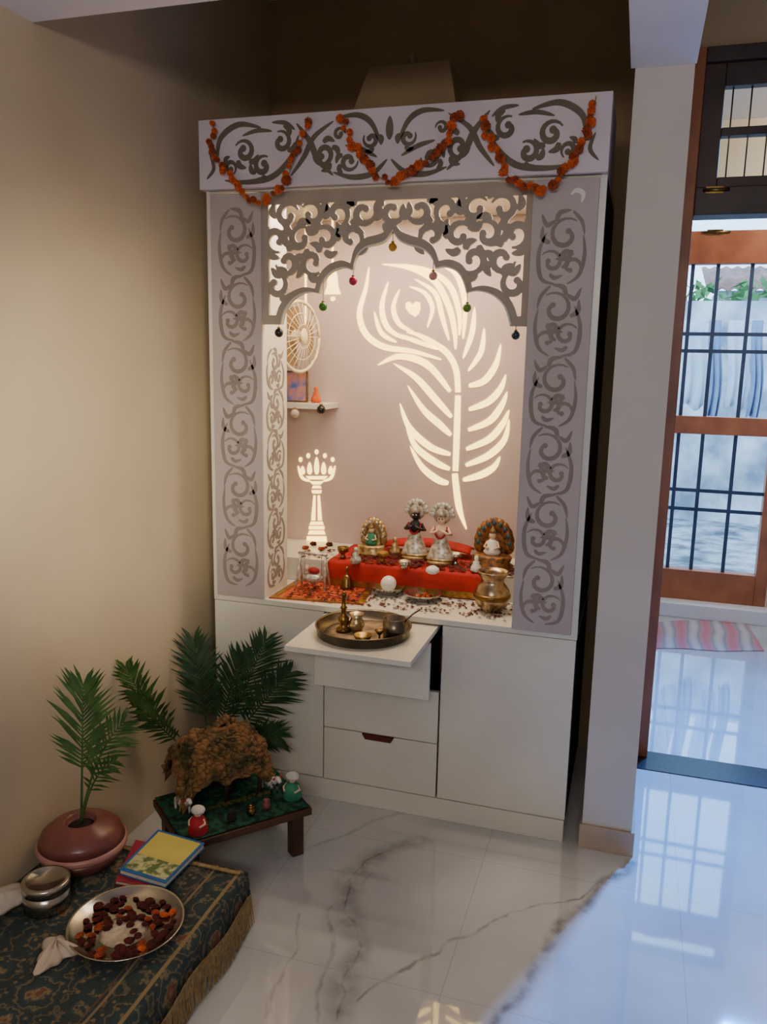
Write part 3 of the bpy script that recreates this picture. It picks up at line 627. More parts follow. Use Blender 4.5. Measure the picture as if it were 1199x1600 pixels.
def idol(label,px,py,hpx,face,robe):
    P=Zp(px,py,zst+.006);P.y=min(P.y,.44);P.z=zst+.0065;h=mm(hpx,P);x,y,z=P
    t=thing('figurine',label,'figurine',P)
    MB().lathe([(.22*h,0),(.22*h,.05*h),(.16*h,.07*h)],(x,y,z),20).build('base',m_ogold,t)
    rb=MB().lathe([(.24*h,.06*h),(.22*h,.12*h),(.17*h,.25*h),(.11*h,.4*h),(.085*h,.45*h),(.09*h,.5*h)],(x,y,z),20,sy=.7).build('robe',robe,t)
    MB().lathe([(.245*h,.06*h),(.235*h,.1*h)],(x,y,z),20,sy=.72).build('hem',m_ogold,rb)
    B=MB().lathe([(.085*h,.44*h),(.1*h,.52*h),(.11*h,.6*h),(.05*h,.65*h),(.035*h,.68*h)],(x,y,z),16,sy=.7).ball((x,y,z+.74*h),.075*h,.07*h,.085*h)
    for s in(-1,1): B.tube([(x+s*.1*h,y,z+.6*h),(x+s*.17*h,y-.02*h,z+.5*h),(x+s*.12*h,y-.1*h,z+.52*h),(x+s*.02*h,y-.13*h,z+.58*h)],[.035*h,.03*h,.026*h,.02*h],8)
    bo=B.build('body',face,t)
    MB().ball((x-.028*h,y-.066*h,z+.755*h),.012*h,n=8,m=5).ball((x+.028*h,y-.066*h,z+.755*h),.012*h,n=8,m=5).build('eyes',m_white if face is m_black else m_black,bo)
    K=MB().lathe([(.08*h,.79*h),(.07*h,.86*h),(.03*h,.95*h),(0,1.0*h)],(x,y,z),14)
    for k in range(9):
        a=PI*(.02+.96*k/8);c=(x+.17*h*cos(a),y+.04*h,z+.8*h+.17*h*sin(a));K.ball(c,.05*h,.012*h,.05*h,8,6)
    K.lathe([(.0,-.01*h),(.15*h,-.01*h),(.15*h,.01*h),(0,.01*h)],(x,y+.05*h,z+.8*h),18,'y')
    K.build('crown',m_silver,t)
    G=MB()
    for k in range(16):
        a=PI*k/15;G.ball((x+.1*h*cos(a),y-.08*h*sin(PI*k/15)-.02*h,z+.6*h-.16*h*sin(a)),.02*h,n=8,m=5)
    G.build('necklace',m_dress,t)
idol('dark-faced standing figurine with silver fan crown, left of the pair',648,872,92,m_black,m_silver)
idol('pale-faced standing figurine with silver fan crown, right of the pair',688,880,94,m_skinl,m_silver)
def throne(label,px,py,wpx,hpx,mfan,meye,seatlab,smat):
    P=Zp(px,py,zst+.006);P.y=min(P.y,.44);P.z=zst+.0065;w=mm(wpx,P);h=mm(hpx,P);x,y,z=P
    t=thing('miniature_throne',label,'throne',P,'miniature thrones on the altar')
    MB().lathe([(.46*w,0),(.48*w,.06*h),(.4*w,.1*h),(.44*w,.2*h),(.4*w,.24*h)],(x,y,z),24,sy=.7).build('seat',mfan,t)
    fb=MB()
    for k in range(11):
        a=PI*(-.05+1.1*k/10);c=(x+.32*w*cos(a),y+.24*w,z+.42*h+.36*h*sin(a));fb.ball(c,.13*w,.015,.15*h,10,6)
    fb.ball((x,y+.25*w,z+.45*h),.36*w,.012,.4*h,16,8);f_=fb.build('fan_back',mfan,t)
    ey=MB()
    for k in range(9):
        a=PI*(.0+1.0*k/8);ey.ball((x+.34*w*cos(a),y+.24*w-.016,z+.44*h+.38*h*sin(a)),.045*w,.004,.05*h,8,5)
    ey.build('bead',meye,f_)
    zz=z+.24*h+.001;k=.5*h;s=thing('figurine',seatlab,'figurine',(x,y,zz))
    MB().lathe([(.28*k,0),(.34*k,.12*k),(.2*k,.3*k),(.2*k,.5*k),(.08*k,.62*k)],(x,y,zz),14,sy=.8).build('robe',smat,s)
    B=MB().ball((x,y,zz+.74*k),.14*k,.13*k,.16*k)
    for q in(-1,1): B.tube([(x+q*.18*k,y,zz+.5*k),(x+q*.28*k,y-.08*k,zz+.3*k),(x+q*.12*k,y-.24*k,zz+.28*k)],.05*k,6)
    B.build('body',m_skinl,s);MB().lathe([(.13*k,.84*k),(.1*k,.95*k),(0,1.1*k)],(x,y,zz),10).build('crown',m_ogold,s)
throne('small pale gold fan-backed throne left of the standing figurines',580,866,50,62,m_ogold,m_silver,'small seated figurine in mint on the left pale gold throne',m_mint)
throne('larger peacock-fan throne at the right of the altar cloth',768,886,72,82,M('amber peacock fan',(166,104,50),(70,54,30),70,.5,.3),M('teal bead',(40,110,96),(60,40,90),20,.3),'small seated figurine in white on the peacock-fan throne',m_white)
ZC2=zst+.0062
CUP=[(.5,0),(.6,.1),(.35,.25),(.35,.4),(.9,.6),(1,1),(.92,1),(.3,.5),(0,.48)]
small('offering_cup','tiny silver offering cup between the standing figurines and peacock throne','cup',712,882,18,18,ZC2,m_steel,CUP)
small('offering_cup','tiny gold footed cup in front of the left gold throne','cup',598,878,18,16,ZC2,m_gold,CUP)
small('oil_lamp','tiny silver lamp before the dark-faced figurine','oil lamp',632,888,20,12,ZC2,m_steel,[(.5,0),(.6,.1),(1,1),(.92,1),(.5,.3),(0,.25)])
small('figurine','little white kneeling figurine before the peacock-fan throne','figurine',744,893,18,26,ZC2,m_white,SEATED)
small('figurine','little silver seated figurine at the cloth\'s left front','figurine',556,880,18,26,ZC2,m_silver,SEATED)
small('figurine','little pale gold seated figurine between left throne and dark-faced figurine','figurine',617,868,18,30,ZC2,m_ogold,SEATED)
small('offering_cup','tiny brass footed cup at the left front corner of the cloth','cup',536,872,18,18,ZC2,m_brass,CUP)
small('white_shell','small white shell-like offering before the pale-faced figurine','offering',676,896,22,12,ZC2,m_white,[(.6,0),(1,.3),(.9,.7),(.4,1),(0,1)])
for k,(px,py) in enumerate(((478,858),(490,852),(503,860),(515,853))):
    P=Zp(px,py,zst);o=bpy.data.objects.new('dried_flower',fml[(1,3)[k%2]]);COL.objects.link(o);o.location=(P.x,min(P.y,.56),zst+.0075);o.scale=(1.1,1.1,1.1)
    tag(o,('rust dried flower on the bare left end of the step','dark red dried flower on the bare left end of the step')[k%2],'flower',('rust','dark red')[k%2]+' flowers on the step')
# swing
P=Zp(489,920,hc+.006);w=mm(48,P);h=mm(56,P);x,y,z=P.x,max(P.y,.05),hc+.0066
t=thing('miniature_swing','tiny silver swing with cradle on the brocade mat','swing',(x,y,z))
fr_=MB()
for s in(-1,1):
    fr_.tube([(x+s*w*.5,y-.03,z+.003),(x+s*w*.42,y,z+h)],.004,6).tube([(x+s*w*.5,y+.03,z+.003),(x+s*w*.42,y,z+h)],.004,6)
fr_.tube([(x-w*.5,y,z+h),(x+w*.5,y,z+h)],.005,6);fr_.build('frame',m_silver,t)
MB().ball((x,y,z+.32*h),.36*w,.026,.14*h,14,8).tube([(x-.3*w,y,z+.34*h),(x-.3*w,y,z+h)],.002,5).tube([(x+.3*w,y,z+.34*h),(x+.3*w,y,z+h)],.002,5).build('cradle',m_silver,t)
s=thing('figurine','tiny figurine in red lying in the silver swing','figurine',(x,y,z+.42*h))
MB().ball((x+.03*w,y,z+.52*h),.2*w,.015,.1*h,12,8).build('robe',m_dress,s);MB().ball((x-.2*w,y,z+.58*h),.08*w,.012,.09*h,10,6).build('head',m_skinl,s)
small('brass_bell','small dark brass bell on the brocade mat','bell',542,918,22,34,hc+.0066,m_brass,[(1,0),(.95,.08),(.7,.3),(.6,.5),(.3,.6),(.15,.62),(.15,.8),(.25,.9),(.1,1),(0,1)])
def bowl(label,px,py,wpx,hpx,z): return small('steel_plate',label,'plate',px,py,wpx,hpx,z,m_steel,[(.5,0),(.62,.1),(1,.95),(1,1),(.96,1),(.6,.22),(0,.2)],None,n=32)
o,P,w_,h_=bowl('small steel saucer holding the white ball',607,927,56,13,hc+.0005)
small('white_ball','round white ball on the small steel saucer','ball',0,0,25,25,hc+h_*.26,m_white,[(sin(PI*i/10),.5-.5*cos(PI*i/10)) for i in range(11)],P=P)
o,P2,w2,h2=bowl('steel saucer of dark petals beside the white ball',661,937,60,12,hc+.0005)
for k in range(9):
    a=random.random()*6.28;r=random.random()*w2*.5
    o=bpy.data.objects.new('dried_flower',fml[k%4]);COL.objects.link(o);o.location=(P2.x+r*cos(a),P2.y+r*sin(a),hc+h2*.25+.006);o.scale=(.7,.7,.7)
    tag(o,'dried flower head on the counter saucer','flower','dried flowers on the counter saucer')
o,P,w_,h_=small('water_pot','engraved bronzed silver water pot with flared rim, counter\'s right end','pot',768,954,56,64,hc+.0005,m_bronze,[(.55,0),(.62,.03),(.6,.06),(.9,.18),(1,.38),(.95,.55),(.72,.68),(.62,.74),(.66,.82),(.86,.95),(.86,1),(.8,1),(.58,.82),(.56,.74),(.0,.7)],n=32)
MB().lathe([(w_*1.0,h_*.33),(w_*1.03,h_*.36),(w_*1.03,h_*.42),(w_*.985,h_*.46)],(P.x,P.y,hc+.0005),32).build('engraved_band',m_brass,o)
pe=MB()
def petal(p,r):
    a=random.random()*6.28;u=Vector((cos(a),sin(a),random.uniform(-.3,.3)))*r;v=Vector((-sin(a),cos(a),random.uniform(-.3,.3)))*r*.7
    p=Vector(p)+Vector((0,0,r*.35));pe.add([p-u,p-v,p+u,p+v],[(0,1,2,3)])
for k in range(220): petal((random.uniform(xi+.06,xi+.34),random.uniform(.03,.24),hc+.007),random.uniform(.005,.011))
for k in range(280): petal((random.uniform(xi+.3,xr_-.02),random.uniform(.05,.25),hc+.0015),random.uniform(.005,.010))
for k in range(620): petal((random.uniform(s1+.0,xr_-.0),random.uniform(.28,.43),zst+.0075),random.uniform(.006,.013))
for k in range(90): petal((random.uniform(xi+.0,s1+.0),random.uniform(.29,.5),zst+.002),random.uniform(.005,.011))
tag(pe.build('rose_petals',m_petal),'dark red rose petals scattered over the altar and counter','petals',kind='stuff')
# tray
P=Zp(568,990,zsh);r=mm(76,P);zt=zsh+.0006
tr=thing('puja_tray','round aged metal tray with raised rim on the pull-out shelf','tray',(P.x,P.y,zt))
MB().lathe([(r*.93,0),(r*.95,.002),(r*.98,.03),(r,.032),(r*.985,.034),(r*.95,.03),(r*.92,.005),(0,.005)],(P.x,P.y,zt),48).build('dish',m_dsteel,tr)
zt+=.0052
MB().lathe([(r*.8,.0001),(r*.5,.0012),(0,.0015)],(P.x,P.y,zt),32).build('ash_layer',M('pale ash',(176,150,116),(110,90,70),30,.9),tr)
zt+=.0016
small('incense_holder','tall turned brass incense holder on the tray','incense holder',537,986,24,64,zt,m_brass,[(1,0),(.95,.08),(.5,.12),(.7,.25),(.75,.34),(.4,.4),(.3,.55),(.5,.6),(.3,.64),(.22,.85),(.35,.92),(.1,1),(0,1)])
small('brass_pot','small pale brass pot in the middle of the tray','pot',557,987,26,30,zt,M('pale brass',(196,176,136),(150,130,96),20,.3,.9),[(.5,0),(.75,.1),(1,.4),(.8,.65),(.65,.75),(.9,1),(.8,1),(.5,.75),(0,.7)])
o,P3,w3,h3=small('tea_light_cup','dark metal cup with handle at the right of the tray','cup',616,998,36,34,zt,m_dsteel,[(.8,0),(1,.05),(1,1),(.93,1),(.93,.1),(0,.08)],n=28)
MB().tube([(P3.x+w3*.9,P3.y,zt+h3*.85),(P3.x+w3*1.5,P3.y+.01,zt+h3*1.2),(P3.x+w3*2.1,P3.y+.02,zt+h3*1.45)],[.003,.003,.004],8).build('handle',m_dsteel,o)
small('oil_lamp','small open brass oil lamp at the front of the tray','oil lamp',567,1004,30,13,zt,m_brass,[(.5,0),(.6,.1),(1,1),(.92,1),(.5,.3),(0,.25)])
small('flower_stand','tiny dark flower-shaped holder on the tray','holder',593,1004,16,22,zt,m_brass,[(.8,0),(.7,.08),(.2,.15),(.2,.55),(.6,.7),(1,.95),(.6,1),(0,.9)])
# ------------------------------------------------------------------ low bench with carpet
HB=.175;bc=Zp(388,1362,HB);bx1=bc.x;by1=bc.y;by0=by1-1.15;bx0=XL+.012
bn=thing('low_bench','low wooden bench hidden under the floral carpet','bench',((bx0+bx1)/2,(by0+by1)/2,0))
MB().box(bx0+.02,bx1-.03,by0+.03,by1-.03,HB-.05,HB-.012).build('top',m_wood,bn)
for i in(bx0+.04,bx1-.09):
    for j in(by0+.05,by1-.1): MB().box(i,i+.05,j,j+.05,0,HB-.05).build('leg',m_wood,bn)
cp=MB();rd=.02
def cprof(v):
    if v<.7: return (bx0+(bx1-rd-bx0)*v/.7,HB)
    if v<.8: a=(v-.7)/.1*PI/2;return(bx1-rd+rd*sin(a),HB-rd+rd*cos(a))
    return(bx1+.004*(v-.8)*5,HB-rd-(v-.8)/.2*(HB-rd-.075))
def cfn(u,v):
    x,z=cprof(v);y=by0+(by1-by0)*u
    z+=.0025*sin(u*31+v*5)*sin(v*17)*(v<.7);x+=.006*sin(u*24)*(max(0,v-.8)*5);return(x,y,z)
cp.grid(cfn,60,30)
def efn(u,v):
    x=bx0+(bx1-bx0)*u;return(x,by1+.012*v*(1+.4*sin(u*20)),HB-.002-v*(HB-.08))
cp.grid(efn,24,6)
cpt=tag(cp.build('floral_carpet',carpet_mat((bx1-bx0)/2),solid=.004),'dark floral carpet with tan fringe draped over the low bench','carpet')
fr_=MB()
for k in range(300):
    y=by0+(by1-by0)*k/300;x=bx1+.008+.006*sin(k/300*24)
    fr_.stroke([(0,HB-.065),(random.uniform(-.004,.004),.07),(random.uniform(-.012,.012),.012)],.0042,0,.001,mp=lambda a,b,d,y=y,x=x:(x+d+.003+ (HB-b)*.05,y+a,b),n=1,taper=(1,.5))
for k in range(130):
    x=bx0+(bx1-bx0)*k/130
    fr_.stroke([(0,.105),(random.uniform(-.006,.006),.05),(random.uniform(-.012,.012),.012)],.0042,0,.001,mp=lambda a,b,d,x=x:(x+a,by1+.016+d,b),n=1,taper=(1,.5))
fb=fr_.build('fringe',m_fringe,cpt);fb['kind']='stuff'
edge=MB()
edge.stroke([(bx0,0),(bx1-.015,0)],.012,0,.003,mp=lambda a,b,d:(a,by1-.02+b,HB+.0035-d+.002),n=1,taper=(1,1))
edge.build('edge_band',m_fringe,cpt)
ZT=HB+.0045
# pot with palm
P=Zp(130,1345,ZT);r=mm(66,P);P.x=max(P.x,XL+r+.006)
pp_=thing('potted_palm','squat round pinkish brown two-tone pot holding an artificial palm','potted plant',(P.x,P.y,ZT))
hP=mm(74,P)
MB().lathe([(r*.6,0),(r*.75,.05*hP),(r*.96,.28*hP),(r*.99,.38*hP)],(P.x,P.y,ZT),40).build('pot_base',m_pot,pp_)
MB().lathe([(r*.99,.38*hP),(r*1.03,.42*hP),(r*1.03,.5*hP),(r*.98,.54*hP)],(P.x,P.y,ZT),40).build('pot_band',m_potp,pp_)
MB().lathe([(r*.98,.54*hP),(r*.9,.72*hP),(r*.7,.86*hP),(r*.44,.94*hP),(r*.38,.97*hP),(r*.33,.93*hP),(r*.3,.8*hP),(0,.8*hP)],(P.x,P.y,ZT),40).build('pot_shoulder',m_pot,pp_)
MB().lathe([(r*.31,.82*hP),(r*.15,.86*hP),(0,.87*hP)],(P.x,P.y,ZT),20).build('soil',m_soil,pp_)
def frond(base,tip,bow,parent,mat,Ln,n=22,t0=.3,seed=0,dr=.25,bw=.0062):
    rnd=random.Random(seed);base=Vector(base);tip=Vector(tip);mid=(base+tip)/2+Vector(bow)
    def B(t): return base*(1-t)**2+mid*2*t*(1-t)+tip*t*t
    mb=MB();mb.tube([B(i/12) for i in range(13)],[.0042*(1-.75*i/12) for i in range(13)],6)
    N=Vector(-F)
    for i in range(n):
        t=t0+(1-t0)*i/(n-1);p=B(t);T=(B(min(1,t+.02))-B(t-.02)).normalized();S=T.cross(N).normalized()
        k=Ln*(.45+.75*sin(PI*min(1,.12+.8*(i/(n-1)))))*rnd.uniform(.85,1.1)
        for s in(-1,1):
            ang=.95-.5*i/(n-1)+rnd.uniform(-.08,.08)
            D=(T*cos(ang)+S*s*sin(ang)+N*rnd.uniform(-.25,.3)).normalized();wv=T.cross(D).normalized();wv=D.cross(wv).normalized()*bw
            e=p+D*k+Vector((0,0,-dr*k));m1=p+D*k*.5+Vector((0,0,-dr*k*.2))
            q=[p-wv*.4,p+wv*.4,m1+wv,m1-wv,e]
            for v in q: v.x=max(v.x,XL+.006);v.y=min(v.y,-.012)
            mb.add(q,[(0,1,2,3),(3,2,4)])
    return mb.build('frond',mat,parent)
pb=Vector((P.x,P.y,ZT+.84*hP))
def at(px,py,y):
    q=Yp(px,py,y)
    if q.x<XL+.03: q=Xp(px,py,XL+.03)
    return q
frond(pb,at(130,1072,P.y+.02),(0,0,0),pp_,m_leafl,.12,22,.42,1,.08,.0056)
frond(pb,at(192,1130,P.y+.05),(-.03,0,.06),pp_,m_leafl,.09,14,.4,2,.2,.005)
frond(pb,at(178,1190,P.y-.03),(-.02,0,.06),pp_,m_leafl,.06,10,.4,4,.2,.005)
gp=Zp(318,1262,0);gp.x=max(.04,min(gp.x,.3));gp.y=-.13
pg=thing('potted_palm','dark artificial palm with tall fronds behind the thatched hut','potted plant',(gp.x,gp.y,0))
MB().lathe([(.07,0),(.095,.14),(.1,.15),(.092,.15),(.085,.12),(0,.12)],(gp.x,gp.y,0),28).build('pot',m_pot,pg)
MB().lathe([(.085,.125),(0,.135)],(gp.x,gp.y,0),20).build('soil',m_soil,pg)
b0=Vector((gp.x,gp.y,.13))
for i,(px,py,bow,Ln) in enumerate(((197,1044,(-.05,-.1,.08),.1),(215,1085,(-.04,-.1,.05),.08),(303,1004,(0,0,.03),.13),(415,1002,(.02,0,.05),.12),(452,1052,(.05,0,.08),.11),(436,1150,(.06,0,.1),.08),(375,1024,(0,0,.04),.11))):
    frond(b0,at(px,py,-.12 if px>280 else -.3),bow,pg,m_leafl if px<280 else m_leaf,Ln,22,.38,10+i,.15,.0064)
# books
def book(label,cor,z,h,mc):
    q=[Zp(x,y,z+h) for x,y in cor]
    t=thing('book',label,'book',tuple(sum((v for v in q),Vector())/4-Vector((0,0,h))))
    c=sum(q,Vector())/4
    def slab(z0,z1,k,name,mat,par):
        v=[Vector((c.x+(p.x-c.x)*k,c.y+(p.y-c.y)*k,zz)) for zz in(z0,z1) for p in q]
        return MB().add(v,[(0,3,2,1),(4,5,6,7),(0,1,5,4),(1,2,6,5),(2,3,7,6),(3,0,4,7)]).build(name,mat,par)
    slab(z,z+.002,1,'back_cover',mc,t);slab(z+.002,z+h-.002,.97,'pages',m_page,t);cv=slab(z+h-.002,z+h,1,'front_cover',mc,t);return t,q,c,cv
book('pink paperback lying under the yellow and blue book',[(180,1376),(212,1312),(262,1322),(232,1386)],ZT,.012,m_pink)
t,q,c,cv=book('yellow book with blue border lying on the pink paperback',[(186,1358),(247,1296),(320,1317),(258,1380)],ZT+.0125,.016,m_blue)
z=ZT+.0125+.0163
def bq(u,v): p=q[0].lerp(q[1],v).lerp(q[3].lerp(q[2],v),u);return(p.x,p.y,z)
MB().add([bq(.05,.40),bq(.95,.40),bq(.95,.96),bq(.05,.96)],[(0,1,2,3)]).build('cover_panel',m_yel,cv)
MB().add([bq(.05,.06),bq(.95,.06),bq(.95,.40),bq(.05,.40)],[(0,1,2,3)]).build('cover_picture',M('green and cream cover picture',(206,204,150),(96,120,70),50,.5,lo=.42,hi=.58),cv)
# tin
P=Zp(74,1414,ZT);r=mm(36,P);h=mm(46,P)
tn=thing('round_tin','round steel tin with flat lid on the carpet','tin',(P.x,P.y,ZT))
MB().lathe([(r*.93,0),(r*.97,.02*h),(r*.97,.7*h)],(P.x,P.y,ZT),36).build('body',m_steel,tn)
MB().lathe([(r*1.0,.68*h),(r*1.0,.96*h),(r*.94,h),(r*.8,1.0*h),(r*.78,.96*h),(0,.96*h)],(P.x,P.y,ZT),36).build('lid',m_steel,tn)
# plate of flowers
P=Zp(198,1452,ZT);r=mm(89,P)
pl_=tag(MB().lathe([(r*.7,0),(r*.74,.002),(r*.98,.022),(r,.024),(r*.985,.026),(r*.95,.022),(r*.72,.005),(0,.004)],(P.x,P.y,ZT),56).build('steel_plate',m_steel),'large round steel plate of dried flowers on the carpet','plate')
MB().lathe([(r*.42,.0045),(r*.3,.0062),(0,.0065)],(P.x,P.y-r*.1,ZT),30).build('rice_layer',M('pale rice',(216,200,176),(180,160,134),60,.9),pl_)
spots=[]
for k in range(900):
    a=random.random()*2*PI;rr=r*.8*random.random()**.5;p=(rr*cos(a),rr*sin(a))
    if math.hypot(p[0]+r*.05,p[1]+r*.32)<r*.3: continue
    if all(math.hypot(p[0]-q[0],p[1]-q[1])>.0160 for q in spots): spots.append(p)
    if len(spots)>=66: break
for p in spots:
    kk=random.choice([3,3,3,3,1,0 if p[0]>r*.3 else 3]);s=random.uniform(.6,.95)
    o=bpy.data.objects.new('dried_flower',fml[kk]);COL.objects.link(o);sz_=s*.6;o.location=(P.x+p[0],P.y+p[1],ZT+.0068+.0065*sz_+max(0,math.hypot(*p)-r*.68)*.3);o.scale=(s*1.08,s*random.uniform(.65,1.1),sz_);o.rotation_euler=(random.uniform(-.2,.2),random.uniform(-.2,.2),random.uniform(0,6))
    tag(o,{0:'orange dried marigold on the large steel plate',1:'rust dried marigold on the large steel plate',3:'dark red dried flower on the large steel plate'}[kk],'flower','%s flowers on the large plate'%{0:'orange',1:'rust',3:'dark red'}[kk])
# napkin + packet
P=Zp(98,1492,ZT);w=mm(36,P);P.x-=.016
def nf(u,v):
    a=2*PI*u;k=v;rr=w*k*(1+.25*sin(3*a)+.12*sin(7*a));return(P.x+rr*cos(a)*.8,P.y+rr*sin(a)*1.05,ZT+.003+.03*(1-k)**.7*(1+.4*sin(5*a))+.004*sin(9*a)*k*(k<1))
tag(MB().grid(nf,40,8).build('crumpled_napkin',m_cloth,solid=.0015),'crumpled cream cloth napkin beside the steel plate','napkin')
P=Zp(8,1418,ZT);w=mm(34,P);P.x=max(P.x,XL+w+.01)
def pkf(u,v):
    a=2*PI*u;t=PI*v;return(P.x+w*.8*sin(t)*cos(a)*(1+.12*sin(5*a)),P.y+w*1.1*sin(t)*sin(a)*(1+.1*sin(4*a)),ZT+.024-.02*cos(t)*(1+.15*sin(3*a)))
tag(MB().grid(pkf,24,10).build('plastic_packet',M('cloudy plastic',(206,196,184),(186,176,164),14,.3,bump=.4)),'crumpled whitish plastic packet at the carpet\'s wall edge','packet')
# ------------------------------------------------------------------ diorama table
TH=.17;A_=Zp(300,1318,TH);B_=Zp(488,1262,TH);A_.z=B_.z=0
dx=(B_-A_).normalized();dy=Vector((-dx.y,dx.x,0));TL=(B_-A_).length;TD=.30
O_=A_-dx*.03
def tw(a,b,z):
    p=O_+dx*a+dy*b;return Vector((max(p.x,XL+.012),min(p.y,-.012),z))
TL+=.03
dt=thing('display_table','low dark wooden table holding the hut scene','table',tw(TL/2,TD/2,0))
mb=MB();v=[tw(a,b,z) for z in(TH-.025,TH) for a,b in((0,0),(TL,0),(TL,TD),(0,TD))]
mb.add(v,[(0,3,2,1),(4,5,6,7),(0,1,5,4),(1,2,6,5),(2,3,7,6),(3,0,4,7)]).build('top',m_wood,dt,.003)
for a,b in((.02,.02),(TL-.06,.02),(TL-.06,TD-.06),(.02,TD-.06)):
    p=tw(a,b,0);MB().obox(p,dx*.04,dy*.04,(0,0,TH-.025)).build('leg',m_wood,dt,.002)
z0=TH+.004
tag(MB().grid(lambda u,v:tw(.006+(TL-.012)*u,.004+(TD-.008)*v,z0+.002*sin(u*23)*sin(v*19)),24,14).build('green_cloth',m_green,solid=.003),'green patterned cloth spread on the low display table','cloth')
z0=TH+.0075
# hut
ht_=thing('thatched_hut','miniature open hut with rough mossy mound roof on green cloth','miniature hut',tw(TL*.5,TD*.6,z0))
hx0,hx1,hy0,hy1=TL*.18,TL*.72,TD*.5,TD*.92
Pm=tw(TL*.45,TD*.7,z0)
rh=Yp(350,1138,Pm.y).z-z0;Pe=tw(TL*.45,hy0,z0);wh=max(.08,Yp(350,1202,Pe.y).z-z0)
for a,b in((hx0,hy0),(hx1,hy0),(hx1,hy1),(hx0,hy1),((hx0+hx1)/2,hy0)):
    p=tw(a,b,z0);MB().tube([p,p+Vector((.004,0,wh*.5)),p+Vector((0,0,wh+.01))],[.010,.007,.009],8).build('post',m_moss,ht_)
pa,pb_=tw(hx0,hy1,z0),tw(hx1,hy1,z0);MB().obox(pa,pb_-pa,dy*.006,(0,0,wh)).build('back_wall',m_moss,ht_)
pa,pb_=tw(hx0,hy0,z0),tw(hx0,hy1,z0);MB().obox(pa,pb_-pa,dx*.006,(0,0,wh)).build('side_wall',m_moss,ht_)
rf=MB();ym=(hy0+hy1)/2
def rp(a,s,v):
    return tw(hx0-.035+(hx1-hx0+.07)*a,ym+s*v*((hy1-hy0)/2+.03)+.006*sin(a*23),z0+rh-(rh-wh)*v**1.7+.014*sin(a*11+s)+.007*sin(a*31+v*9)-.06*(abs(2*a-1)**2.5)*(rh-wh)/.1)
for s in(-1,1):
    rf.grid(lambda u,v:rp(u,s,v),18,10);rf.grid(lambda u,v:rp(u,s,v)-Vector((0,0,.02)),18,10)
    for k in range(380):
        a=random.random();v0=random.random()*.85;l=random.uniform(.1,.25)
        p=rp(a,s,v0)+Vector((0,0,.003));q_=rp(min(1.04,max(-.04,a+random.uniform(-.18,.18))),s,min(1.08,v0+l))+Vector((0,0,random.uniform(0,.018)));rf.tube([p,q_],random.uniform(.0012,.0028),3,False)
    for k in range(420):
        vv=random.random();p=rp(random.random(),s,vv)+Vector((0,0,.002-(.016*random.random() if vv>.9 else 0)));rf.ball(p,random.uniform(.005,.018),random.uniform(.005,.014),random.uniform(.005,.014),6,4)
rf.build('thatched_roof',m_thatch,ht_)
ms=MB()
for k in range(90):
    a=random.uniform(hx0+.02,hx1+.03);b=hy0-.008+random.uniform(-.010,.008);r_=random.uniform(.004,.011);p=tw(a,b,z0);ms.ball((p.x,p.y,p.z+r_*.55),r_,r_,r_*.55,6,4)
ms.build('moss_clumps',m_mossg,ht_)
def cow(label,px,py,lpx,ang,m):
    P=Zp(px,py,z0);L_=mm(lpx,P);t=thing('cow_figurine',label,'figurine',P);d=Vector((cos(ang),sin(ang),0));s=Vector((-d.y,d.x,0));K=L_
    def q(a,b,c): return P+d*a*K+s*b*K+Vector((0,0,c*K))
    V=[q(-.35,0,.55),q(0,0,.53),q(.32,0,.57),q(.5,0,.76),q(.6,0,.86),q(.8,0,.74),
       q(-.38,.13,.5),q(-.42,.13,.27),q(-.38,.13,.05),q(-.38,-.13,.5),q(-.42,-.13,.27),q(-.38,-.13,.05),
       q(.32,.13,.48),q(.34,.13,.25),q(.32,.13,.05),q(.32,-.13,.48),q(.34,-.13,.25),q(.32,-.13,.05),q(-.5,0,.5),q(-.53,0,.2)]
    E=[(0,1),(1,2),(2,3),(3,4),(4,5),(0,6),(6,7),(7,8),(0,9),(9,10),(10,11),(2,12),(12,13),(13,14),(2,15),(15,16),(16,17),(0,18),(18,19)]
    rr=[.19,.2,.19,.12,.12,.075,.09,.06,.05,.09,.06,.05,.08,.05,.045,.08,.05,.045,.03,.03]
    skin('body',V,E,[r_*K for r_ in rr],m,t)
    MB().tube([q(.6,.08,.92),q(.58,.15,1.02),q(.62,.13,1.1)],.018*K,6).tube([q(.6,-.08,.92),q(.58,-.15,1.02),q(.62,-.13,1.1)],.018*K,6).build('horns',m_fringe,t)
    MB().ball(q(.57,.16,.86),.04*K,.09*K,.04*K,8,5).ball(q(.57,-.16,.86),.04*K,.09*K,.04*K,8,5).build('ears',m_dress,t)
cow('white and brown toy cow at the left of the hut',286,1270,38,-.6,M('white and brown cow paint',(216,210,200),(80,56,44),22,.5,lo=.5,hi=.56))
cow('white and black toy cow at the right of the hut',422,1238,40,-.6,M('white and black cow paint',(216,210,204),(36,32,34),22,.5,lo=.46,hi=.52))
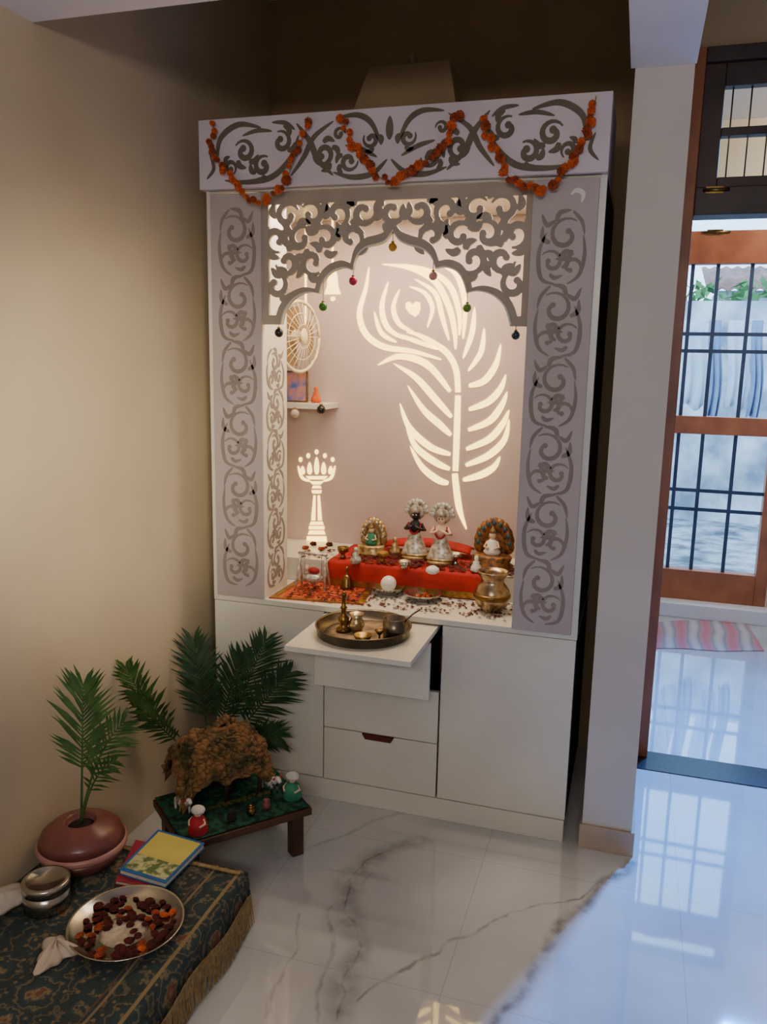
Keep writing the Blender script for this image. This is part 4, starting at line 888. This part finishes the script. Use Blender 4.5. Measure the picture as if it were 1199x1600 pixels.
def doll(label,px,py,hpx,dress,hair):
    P=Zp(px,py,z0);h=mm(hpx,P);x,y,z=P;t=thing('doll',label,'doll',P)
    MB().lathe([(.34*h,0),(.36*h,.06*h),(.33*h,.3*h),(.27*h,.5*h),(.2*h,.58*h),(.1*h,.64*h)],(x,y,z),18).build('dress',dress,t)
    B=MB().lathe([(.08*h,.6*h),(.07*h,.68*h)],(x,y,z),10).ball((x,y,z+.74*h),.15*h,.14*h,.15*h)
    for s in(-1,1): B.tube([(x+s*.2*h,y,z+.52*h),(x+s*.32*h,y-.06*h,z+.4*h),(x+s*.2*h,y-.26*h,z+.36*h)],[.06*h,.05*h,.04*h],7)
    bo=B.build('body',m_skinl,t)
    MB().ball((x-.05*h,y-.13*h,z+.75*h),.018*h,n=6,m=4).ball((x+.05*h,y-.13*h,z+.75*h),.018*h,n=6,m=4).build('eyes',m_black,bo)
    MB().ball((x,y+.02*h,z+.85*h),.26*h,.24*h,.15*h).ball((x-.12*h,y,z+.82*h),.14*h,.13*h,.1*h).ball((x+.13*h,y,z+.83*h),.13*h,.13*h,.1*h).build('headwear',hair,t)
doll('small doll in red dress with white cotton cap, front of table',310,1300,44,m_dress,m_cotton)
doll('small doll in mint dress with white cotton cap, table\'s right end',457,1246,42,m_mint,m_cotton)
for k,(a,b) in enumerate(((.40,.14),(.55,.14),(.68,.17))):
    p=tw(TL*a,TD*b,z0);tag(MB().lathe([(.008,0),(.016,.012),(.012,.024),(.009,.028),(.012,.034),(.008,.034),(0,.03)],p,14).build('toy_pot',[m_soil,m_brass,m_pot][k]),['tiny dark toy pot before the hut','tiny brass toy pot before the hut','tiny maroon toy pot before the hut'][k],'toy pot','toy pots before the hut')
# ------------------------------------------------------------------ lights
def area(name,loc,tgt,sx,sy,e,c,spread=180):
    l=bpy.data.lights.new(name,'AREA');l.shape='RECTANGLE';l.size=sx;l.size_y=sy;l.energy=e;l.color=c;l.spread=math.radians(spread)
    o=bpy.data.objects.new(name,l);COL.objects.link(o);o.location=loc;o.rotation_euler=(Vector(tgt)-Vector(loc)).to_track_quat('-Z','Y').to_euler();return o
area('shrine_led_strip',(W/2,.10,hb-.006),(W/2,.10,0),.85,.05,8.5,(1,.79,.57))
area('shrine_led_left',(W/2,.30,hb-.006),(W/2,.30,0),.9,.08,5.5,(1,.79,.57))
area('room_overhead_fill',(.9,-2.5,2.9),(.7,-1.2,.2),.9,.5,38,(1,.95,.87))  # added overhead fill, no fitting modelled
area('room_front_fill',(1.4,-3.6,2.1),(.7,0,1.3),1.2,.25,25,(1,.94,.85))  # added fill behind the camera to brighten the shrine front
l=bpy.data.lights.new('wall_wash','SPOT');l.energy=150;l.color=(1,.85,.62);l.spot_size=math.radians(46);l.spot_blend=1;l.shadow_soft_size=.2  # added spot imitating the warm glow pool on the left wall
o=bpy.data.objects.new('wall_wash',l);COL.objects.link(o);o.location=(1.2,-1.9,1.7);o.rotation_euler=(Vector((XL,-.50,1.32))-o.location).to_track_quat('-Z','Y').to_euler()
area('veranda_warm_fill',(2.8,1.9,2.8),(2.2,2.9,1.9),.5,.5,22,(1,.90,.74))  # added warm fill that tints the wall behind the transom beige
area('veranda_daylight',(2.40,2.45,2.8),(1.80,-.45,0),.3,.3,100,(.05,.30,1),90)
w=bpy.data.worlds.new('daylight');bpy.context.scene.world=w;w.use_nodes=True
bg=w.node_tree.nodes['Background'];bg.inputs[0].default_value=(.42,.69,1,1);bg.inputs[1].default_value=5
